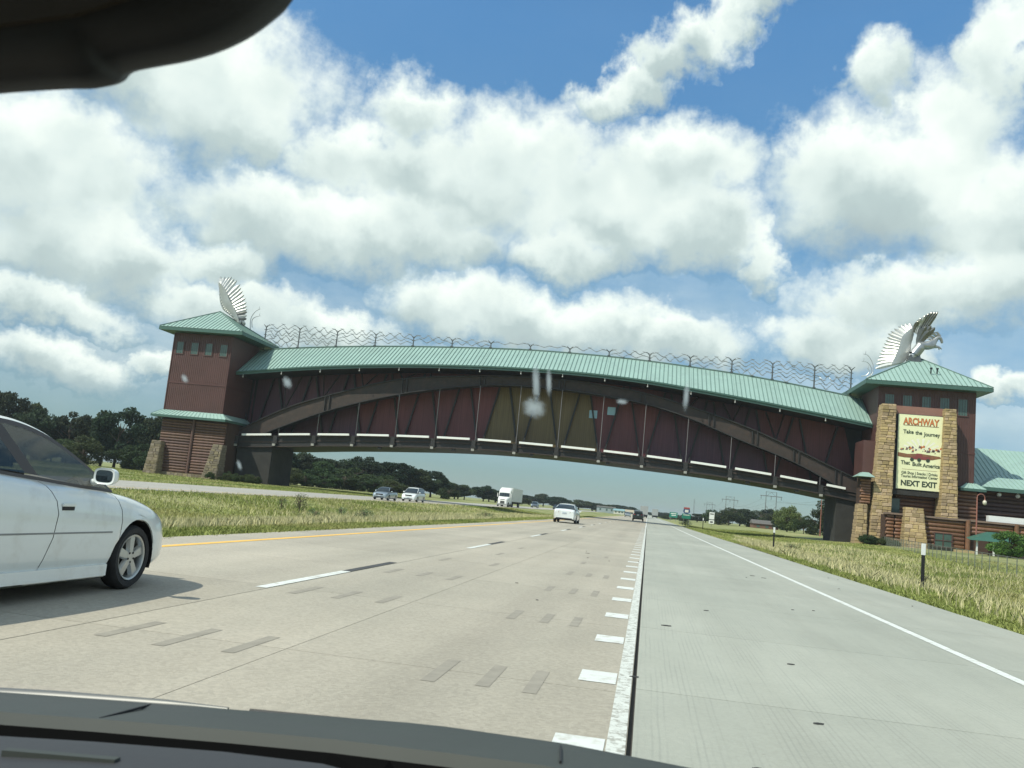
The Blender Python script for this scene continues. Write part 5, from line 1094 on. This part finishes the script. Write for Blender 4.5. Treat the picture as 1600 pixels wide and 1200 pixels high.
# the near white sedan: fitted a little larger, with doors, mouldings, handles
NEAR = dict(SEDAN, front=.95, back=-4.05, hw=.93, wr=.325, rear_axle=-2.86, arch=.385,
    top=[(-4.05, .84), (-3.9, 1.0), (-3.4, 1.08), (-2.6, 1.13), (-1.6, 1.065), (-.9, 1.01), (-.5, .985), (-.2, .95), (.1, .895), (.35, .835), (.6, .75), (.8, .64), (.95, .52)],
    wid=[(-4.05, .80), (-3.8, .90), (-3.2, .97), (-2, 1), (-.2, 1), (.3, .985), (.58, .93), (.78, .83), (.95, .66)],
    bot=[(-4.05, .36), (-3.5, .26), (-2, .19), (0, .19), (.7, .22), (.95, .27)],
    roof=[(-3.35, 1.06), (-2.8, 1.36), (-2.4, 1.50), (-2.0, 1.558), (-1.6, 1.548), (-1.25, 1.475), (-.95, 1.35), (-.66, 1.19), (-.40, .99)], wind0=-.40, wind1=-1.45, rear1=-2.6, rear0=-3.35, pillars=[(-3.0, -2.88), (-1.85, -1.68)], slant=(-1.765, .19),
    lamp_z=.66, tail_z=.88, mirror=(-.72, 1.13), seams=[(-1.30, [(.2, -.16), (.31, -.12), (.61, -.01), (.84, 0.0), (1.05, -.18)]), (-.33, [(.2, -.06), (.47, .02), (.78, .03), (.97, -.08)]), (-2.55, [(.2, .3), (.6, .12), (1.05, 0)])], panels=['rear_quarter', 'rear_door', 'front_door', 'front_fender'])
nc = car('white_sedan', 'white four-door sedan close by on the left, cut by the photo edge', 'car', (-6.09, 8.57, 0), 0, NEAR, M_PAINTW, 2)
for s_ in (1, -1):
    X_ = s_ * .93
    MB().hexa([(X_ * 1.0, -4.0 + .55, .60), (X_ * 1.008, -.45, .585), (X_ * 1.008, -.45, .60), (X_ * 1.0, -3.45, .615)], [(X_ * .99, -3.45, .60), (X_ * .99, -.45, .585), (X_ * .99, -.45, .60), (X_ * .99, -3.45, .615)]).build('side_moulding', mat('moulding_shadow', (.22, .23, .23), .5), nc)  # raised moulding strip, coloured grey for its shadow line
    MB().box(min(X_ * .94, X_ * .985), max(X_ * .94, X_ * .985), -2.75, -.41, .15, .30).build('sill', M_PAINTW, nc, bevel=.03)
    for y in (-1.17, -2.25):
        mb = MB(); mb.box(min(X_ * .99, X_ * 1.016), max(X_ * .99, X_ * 1.016), y - .10, y + .09, .835, .865); h_ = mb.build('door_handle', M_PAINTW, nc, bevel=.008)
        MB().box(min(X_ * .985, X_ * 1.003), max(X_ * .985, X_ * 1.003), y - .09, y + .08, .80, .834).build('handle_recess', M_DARK, h_)
mb = MB()
for s_ in (-1, 1):
    for y in (-1.35, -2.3): mb.box(s_ * .38 - .24, s_ * .38 + .24, y - .12, y + .02, .35, 1.12); mb.box(s_ * .38 - .13, s_ * .38 + .13, y - .1, y - .0, 1.14, 1.30); mb.box(s_ * .38 - .25, s_ * .38 + .25, y, y + .5, .35, .55)
mb.build('seat', M_SEAT, nc, bevel=.04); MB().box(-.75, .75, -.75, -.35, .7, .98).build('dashboard', M_DARK, nc, bevel=.05)
cars = []
def tcar(*a, **k): c = car(*a, **k); cars.append(c); return c
FUS = dict(SEDAN, roof=[(-3.35, 1.0), (-2.9, 1.2), (-2.4, 1.38), (-1.8, 1.47), (-1.3, 1.47), (-.9, 1.36), (-.5, 1.17), (-.1, .98)], rear0=-3.33, rear1=-2.35, hw=.92, tail_z=.84, top=[(-3.82, .92), (-3.7, 1.02), (-3.3, 1.06), (-2.6, 1.04), (-1.5, 1.0), (-.6, .97), (-.3, .94), (.2, .88), (.62, .80), (.86, .70), (.98, .58)])
tcar('white_sedan', 'white sedan seen from behind in the left lane ahead', 'car', (-6.35, 72.8, 0), 0, FUS, M_PAINTW)
tcar('silver_sedan', 'silver sedan coming the other way, left of the white minivan', 'car', (-29.6, 97, 0), math.pi, SEDAN, M_PAINTS)
VAN = dict(front=.98, back=-4.1, hw=.98, wr=.34, rear_axle=-3.08, arch=.39, top=[(-4.1, .95), (-3.9, 1.1), (-2, 1.12), (-.3, 1.08), (.2, 1.0), (.6, .92), (.85, .78), (.98, .6)], wid=SEDAN['wid'][:0] + [(-4.1, .86), (-3.9, .95), (-3.2, 1), (.2, 1), (.65, .95), (.85, .88), (.98, .76)],
    bot=[(-4.1, .36), (-3.3, .22), (0, .22), (.98, .27)], roof=[(-4.02, 1.12), (-3.9, 1.6), (-3.5, 1.72), (-2.2, 1.76), (-1.2, 1.72), (-.7, 1.5), (.05, 1.06)], wind0=.08, wind1=-.95, rear1=-3.75, rear0=-4.02, pillars=[(-3.1, -2.98), (-1.9, -1.78), (-.72, -.62)], lamp_z=.78, tail_z=1.1, mirror=(-.5, 1.16), lean=.28)
tcar('white_minivan', 'white minivan coming the other way, just right of the silver sedan', 'car', (-29.4, 108.5, 0), math.pi, VAN, M_PAINTW)
SUV = dict(VAN, roof=[(-4.0, 1.15), (-3.8, 1.6), (-3.4, 1.74), (-2.2, 1.78), (-1.3, 1.74), (-.9, 1.55), (-.35, 1.14)], wind0=-.33, wind1=-1.1, top=[(-4.1, 1.0), (-3.9, 1.14), (-2, 1.14), (-.3, 1.12), (.2, 1.09), (.6, 1.02), (.85, .9), (.98, .7)], wr=.37, arch=.43, hw=.97, bot=[(-4.1, .45), (-3.3, .32), (0, .32), (.98, .36)], rear_axle=-2.95)
tcar('grey_pickup_suv', 'dark blue grey sport utility vehicle following the semi truck in the opposite lanes', 'car', (-33.2, 262, 0), math.pi, SUV, M_PAINTG); tcar('dark_car', 'small dark car far back in the opposite lanes', 'car', (-29.5, 288, 0), math.pi, SEDAN, M_PAINTD)
tcar('black_suv', 'black sport utility vehicle ahead in our lane past the arch shadow', 'car', (-1.6, 158, 0), 0, SUV, M_PAINTD); tcar('silver_sedan', 'pale sedan ahead just left of the black sport utility vehicle', 'car', (-5.8, 268, 0), 0, SEDAN, M_PAINTS)
def semi(label, loc, rz, cabm, y_len=14.5):
    t = thing('semi_truck', label, 'truck', loc, rz)
    # cab, front at +y; trailer behind
    mb = MB(); rows = []
    for y, w, z0, z1 in ((2.45, .86, .45, 1.35), (2.3, .98, .42, 1.62), (1.6, 1.06, .42, 1.86), (.75, 1.18, .42, 2.02), (.55, 1.2, .42, 2.1)): rows.append([(-w, y, z0), (w, y, z0), (w, y, z1 - .15), (w * .85, y, z1), (-w * .85, y, z1), (-w, y, z1 - .15)])
    mb.loft(rows, close=True, cap=True); mb.build('bonnet', cabm, t, smooth=35)
    mb = MB(); rows = []
    for y, w, z1 in ((.55, 1.2, 2.15), (.15, 1.2, 2.95), (-.3, 1.22, 3.5), (-1.6, 1.24, 3.95), (-2.2, 1.24, 3.98)): rows.append([(-w, y, .7), (w, y, .7), (w, y, z1 - .2), (w * .82, y, z1), (-w * .82, y, z1), (-w, y, z1 - .2)])
    mb.loft(rows, close=True, cap=True); mb.build('cab', cabm, t, smooth=35)
    for s_ in (-1, 1): MB().hexa([(s_ * .03, .66, 2.10), (s_ * 1.10, .56, 2.10), (s_ * 1.10, .44, 2.10), (s_ * .03, .54, 2.10)], [(s_ * .03, .30, 2.92), (s_ * 1.05, .22, 2.88), (s_ * 1.05, .1, 2.88), (s_ * .03, .18, 2.92)]).build('windshield', M_GLASSD, t); MB().box(min(s_ * 1.2, s_ * 1.225), max(s_ * 1.2, s_ * 1.225), -.75, .12, 2.0, 2.75).build('side_window', M_GLASSD, t)
    MB().hexa([(-.45, 2.44, .62), (.45, 2.44, .62), (.45, 2.5, .62), (-.45, 2.5, .62)], [(-.45, 2.30, 1.55), (.45, 2.30, 1.55), (.45, 2.42, 1.5), (-.45, 2.42, 1.5)]).build('grille', M_STEELD, t)
    MB().box(-1.12, 1.12, 2.30, 2.58, .32, .62).build('bumper', M_STEEL, t, bevel=.03)
    for s_ in (-1, 1):
        MB().box(s_ * .78 - .2, s_ * .78 + .2, 2.28, 2.42, .85, 1.1).build('headlight', M_LAMP, t); MB().box(s_ * 1.42 - .07, s_ * 1.42 + .07, .5, .6, 1.95, 2.75).build('mirror', M_WHITEM, t); MB().cyl((s_ * 1.0, -1.9, .75), .32, 1.5, 'y', 14).build('fuel_tank', M_STEEL, t)
        for y in (1.35, -3.3, -4.6, -13.0, -14.2): wheel(t, s_ * 1.05, y, .5, s_, .28, M_STEELD)
    n = 12; MB().box(-1.29, 1.29, -3.0 - y_len, -2.7, 1.15, 4.05).build('trailer', M_WHITEM, t, bevel=.03)
    for k in range(n):
        y = -2.75 - y_len * (k + .5) / n
        for s_ in (-1, 1): MB().box(min(s_ * 1.291, s_ * 1.32), max(s_ * 1.291, s_ * 1.32), y - .04, y + .04, 1.2, 4.0).build('trailer_post', M_STEEL, t)
    MB().box(-1.3, 1.3, -3.02 - y_len, -3.0 - y_len, 1.15, 4.05).build('rear_door', M_STEEL, t); MB().box(-.6, .6, -2.7 - y_len, 2.0, .7, 1.1).build('chassis', M_DARK, t); return t
semi('white semi truck with box trailer coming the other way', (-30.0, 186, 0), math.pi, M_WHITEM); semi('pale semi truck trailer far ahead just right of the black sport utility vehicle', (-1.3, 330, 0), 0, M_STEEL)
semi('distant semi truck with blue grey trailer on the right exit lane far ahead', (3.3, 430, 0), 0, M_PAINTG)
# ================================================================== the car the view is taken from
own = thing('car', 'dark dashboard, hood edge and rear-view mirror of the car the view is taken from', 'car', (-.45, 0, 0))
OX = .45
A_ = [(-1.25, 1.15, .93), (-.86, 1.15, .942), (-.77, 1.15, .948), (-.52, 1.15, .963), (-.33, 1.15, .975), (-.28, 1.145, .979), (-.23, 1.14, .982), (-.078, 1.12, .987), (.086, 1.10, .984), (.30, 1.05, .975)]
B_ = [(-1.2, 1.0, .945), (-.74, 1.0, .96), (-.62, 1.0, .968), (-.45, 1.0, .978), (-.33, 1.0, .984), (-.26, .995, .987), (-.2, .99, .99), (-.09, .985, .993), (.06, .96, .99), (.28, .92, .98)]
C_ = [(-1.15, .92, .95), (-.68, .92, .966), (-.57, .92, .975), (-.42, .92, .985), (-.31, .92, .988), (-.25, .91, .985), (-.2, .91, .960), (-.1, .90, .93), (.04, .88, .91), (.26, .84, .88)]
off = lambda L, dy=0, dz_=0: [(p[0] + OX, p[1] + dy, p[2] + dz_) for p in L]
mb = MB(); mb.loft([off(A_, .06, -.06), off(A_, .02, -.012), off(A_), off(A_, -.03, -.002), off(B_, .01, .0), off(B_, 0, -.02)]); mb.build('cowl_panel', M_COWL, own, smooth=50)
mb = MB(); mb.loft([off(B_, .012, -.03), off(B_, 0, -.012), off(C_, .0, -.006), off(C_, -.004, -.03)]); mb.build('windshield_seal', mat('seal_rubber', (.006, .006, .006), 1.0, var=0, spec=0), own)
mb = MB(); mb.loft([off(C_, 0, -.004), off(C_, -.02, -.002), off(C_, -.12, -.004), off(C_, -.30, -.02), off(C_, -.45, -.06), off(C_, -.52, -.2)]); mb.build('dashboard', M_DASH, own, smooth=50)
MB().hexa([(-.62 + OX, .845, .968), (-.50 + OX, .850, .975), (-.50 + OX, .86, .975), (-.62 + OX, .855, .968)], [(-.62 + OX, .845, .974), (-.50 + OX, .850, .980), (-.50 + OX, .86, .980), (-.62 + OX, .855, .974)]).build('vent_highlight', M_COWL, own)  # lighter raised strip standing in for the highlight along the vent
hd = [(-1.25, 0), (-.86, 0), (-.45, 0), (-.08, 0), (.32, 0)]
mb = MB(); mb.loft([[(x + OX, 1.22 + s, z) for x, z in ((-1.3, zc - .05), (-.9, zc), (-.45, zc + .015), (0, zc - .0), (.35, zc - .06))] for s, zc in ((0, .86), (.3, .81), (.7, .72), (1.05, .62), (1.25, .5))]); mb.build('hood', M_PAINTD, own, smooth=50)
mb = MB(); mb.tube([(-.95 + OX, 1.16, .926), (-.78 + OX, 1.16, .941), (-.62 + OX, 1.16, .954), (-.53 + OX, 1.158, .960)], [.013, .011, .007, .003], 8); mb.build('wiper_arm', M_CHROME, own, smooth=60)
MB().tube([(-.50 + OX, 1.16, .962), (-.30 + OX, 1.155, .972)], .003, 6).build('wiper_blade', M_DARK, own)
for x, za, zb_ in ((-.635, .9555, .9655), (-.082, .986, .992)): MB().bar((x + OX, 1.148 if x < -.5 else 1.112, za - .001), (x + .008 + OX, 1.02, zb_ + .0), .0022, .003).build('panel_gap', M_DARK, own)
mm = mat('mirror_housing', (.012, .0115, .012), .65, var=.1)
pr = [(-.60, 1.452), (-.44, 1.462), (-.38, 1.468), (-.345, 1.471), (-.325, 1.472), (-.314, 1.476), (-.308, 1.483), (-.29, 1.4875), (-.27, 1.492), (-.25, 1.499), (-.232, 1.509), (-.218, 1.521), (-.208, 1.533), (-.204, 1.55), (-.21, 1.575), (-.24, 1.60), (-.30, 1.62), (-.60, 1.60)]
pr2 = [(sinterp(k / 4, [(i, p[0]) for i, p in enumerate(pr)]), sinterp(k / 4, [(i, p[1]) for i, p in enumerate(pr)])) for k in range(4 * len(pr) - 3)]
mcx, mcz = -.42, 1.56
sc_ = lambda p, k, kz: (mcx + (p[0] - mcx) * k + OX - .010, mcz + (p[1] - mcz) * kz + .010)
mb = MB(); mb.loft([[(sc_(p, k, kz)[0], y, sc_(p, k, kz)[1]) for p in pr2] for y, k, kz in ((.412, .90, .80), (.414, .96, .90), (.42, .993, .985), (.428, 1, 1), (.445, .99, .97), (.462, .93, .86), (.468, .8, .6))], close=True, cap=True); mb.build('mirror_housing', mm, own, smooth=70)
MB().prism([(x + OX, .4085, z) for x, z in [(-.58, 1.492), (-.40, 1.50), (-.33, 1.51), (-.27, 1.53), (-.25, 1.56), (-.27, 1.585), (-.58, 1.58)]], None, (0, .008, 0)).build('mirror_glass', mat('mirror_bezel', (.05, .042, .032), .35, var=.2, vscale=10), own)
MB().box(-1.1 + OX, .36 + OX, -1.4, .30, 1.66, 1.70).build('roof', M_DARK, own); MB().box(-1.1 + OX, .36 + OX, .30, .34, 1.62, 1.70).build('unseen_roof_header', M_DARK, own)  # unseen roof and header, added to keep the mirror and dash in shade
MB().box(-1.2 + OX, .5 + OX, -1.4, -.9, .3, 1.62).build('rear_bulkhead', M_SEAT, own)
# clear windscreen with dried splashes on it
cl = bpy.data.materials.new('clear_glass'); cl.use_nodes = True; q = G(cl.node_tree); cl.node_tree.nodes.remove(cl.node_tree.nodes['Principled BSDF']); tb = q.n('ShaderNodeBsdfTransparent'); tb.inputs[0].default_value = (.985, .995, .985, 1); q.put(cl.node_tree.nodes['Material Output'].inputs[0], tb.outputs[0])
WY = lambda z: 1.05 - (z - .97) * .95
mb = MB(); mb.quad((-1.15 + OX, WY(.99), .99), (.42 + OX, WY(.99), .99), (.36 + OX, WY(1.66), 1.66), (-1.05 + OX, WY(1.66), 1.66)); wsn = mb.build('windshield', cl, own)
sp = bpy.data.materials.new('dried_splash'); sp.use_nodes = True; q = G(sp.node_tree); nt = sp.node_tree; bs = nt.nodes['Principled BSDF']; bs.inputs['Base Color'].default_value = (.62, .66, .64, 1); bs.inputs['Roughness'].default_value = .9
tcn = q.n('ShaderNodeTexCoord').outputs['Generated']; c_ = q.v('MULTIPLY', q.v('SUBTRACT', tcn, (.5, .5, .5)), (2, 0, 2)); ln = q.v('LENGTH', c_, out=1); nn = q.noise(tcn, 4, 5, .6)[0]
al = q.m('MULTIPLY', q.maprange(q.m('ADD', ln, q.m('MULTIPLY', q.m('SUBTRACT', nn, .5), .9)), 1.0, .05, 0, .6, True), q.maprange(ln, .98, .7)); q.put(bs.inputs['Alpha'], al)
bs.inputs['Transmission Weight'].default_value = 0
trn = q.n('ShaderNodeBsdfTranslucent'); trn.inputs[0].default_value = (.75, .8, .78, 1); tpn = q.n('ShaderNodeBsdfTransparent'); mxs = q.n('ShaderNodeMixShader'); nt.links.new(tpn.outputs[0], mxs.inputs[1]); nt.links.new(trn.outputs[0], mxs.inputs[2]); q.put(mxs.inputs[0], al); q.put(nt.nodes['Material Output'].inputs[0], mxs.outputs[0])
SP = [(-0.095, 0.6941, 1.3447, 0.0125, 0.01), (-0.093, 0.6776, 1.362, 0.0042, 0.02), (-0.0829, 0.6761, 1.3636, 0.003, 0.013), (-0.3017, 0.6899, 1.349, 0.0055, 0.006), (-0.3948, 0.6931, 1.3457, 0.004, 0.0045), (0.022, 0.6785, 1.361, 0.003, 0.013), (-0.3663, 0.7571, 1.2783, 0.003, 0.006), (-0.026, 0.6851, 1.3541, 0.006, 0.0025)]
for (x, y, z, w, h) in SP:
    mb = MB(); n = 12; mb.add([(x + OX + w * math.cos(2 * math.pi * i / n), WY(z + h * math.sin(2 * math.pi * i / n)) - .0015, z + h * math.sin(2 * math.pi * i / n)) for i in range(n)], [tuple(range(n))]); mb.build('dried_splash', sp, wsn)
hz = bpy.data.materials.new('haze_air'); hz.use_nodes = True; hz.node_tree.nodes.clear(); pv = hz.node_tree.nodes.new('ShaderNodeVolumePrincipled'); om = hz.node_tree.nodes.new('ShaderNodeOutputMaterial')
pv.inputs['Color'].default_value = (.80, .90, .95, 1); pv.inputs['Density'].default_value = .00019; pv.inputs['Anisotropy'].default_value = .2; hz.node_tree.links.new(pv.outputs[0], om.inputs['Volume'])
MB().box(-4100, 4100, -320, 6100, -1.8, 42).build('haze', hz, kind='stuff')
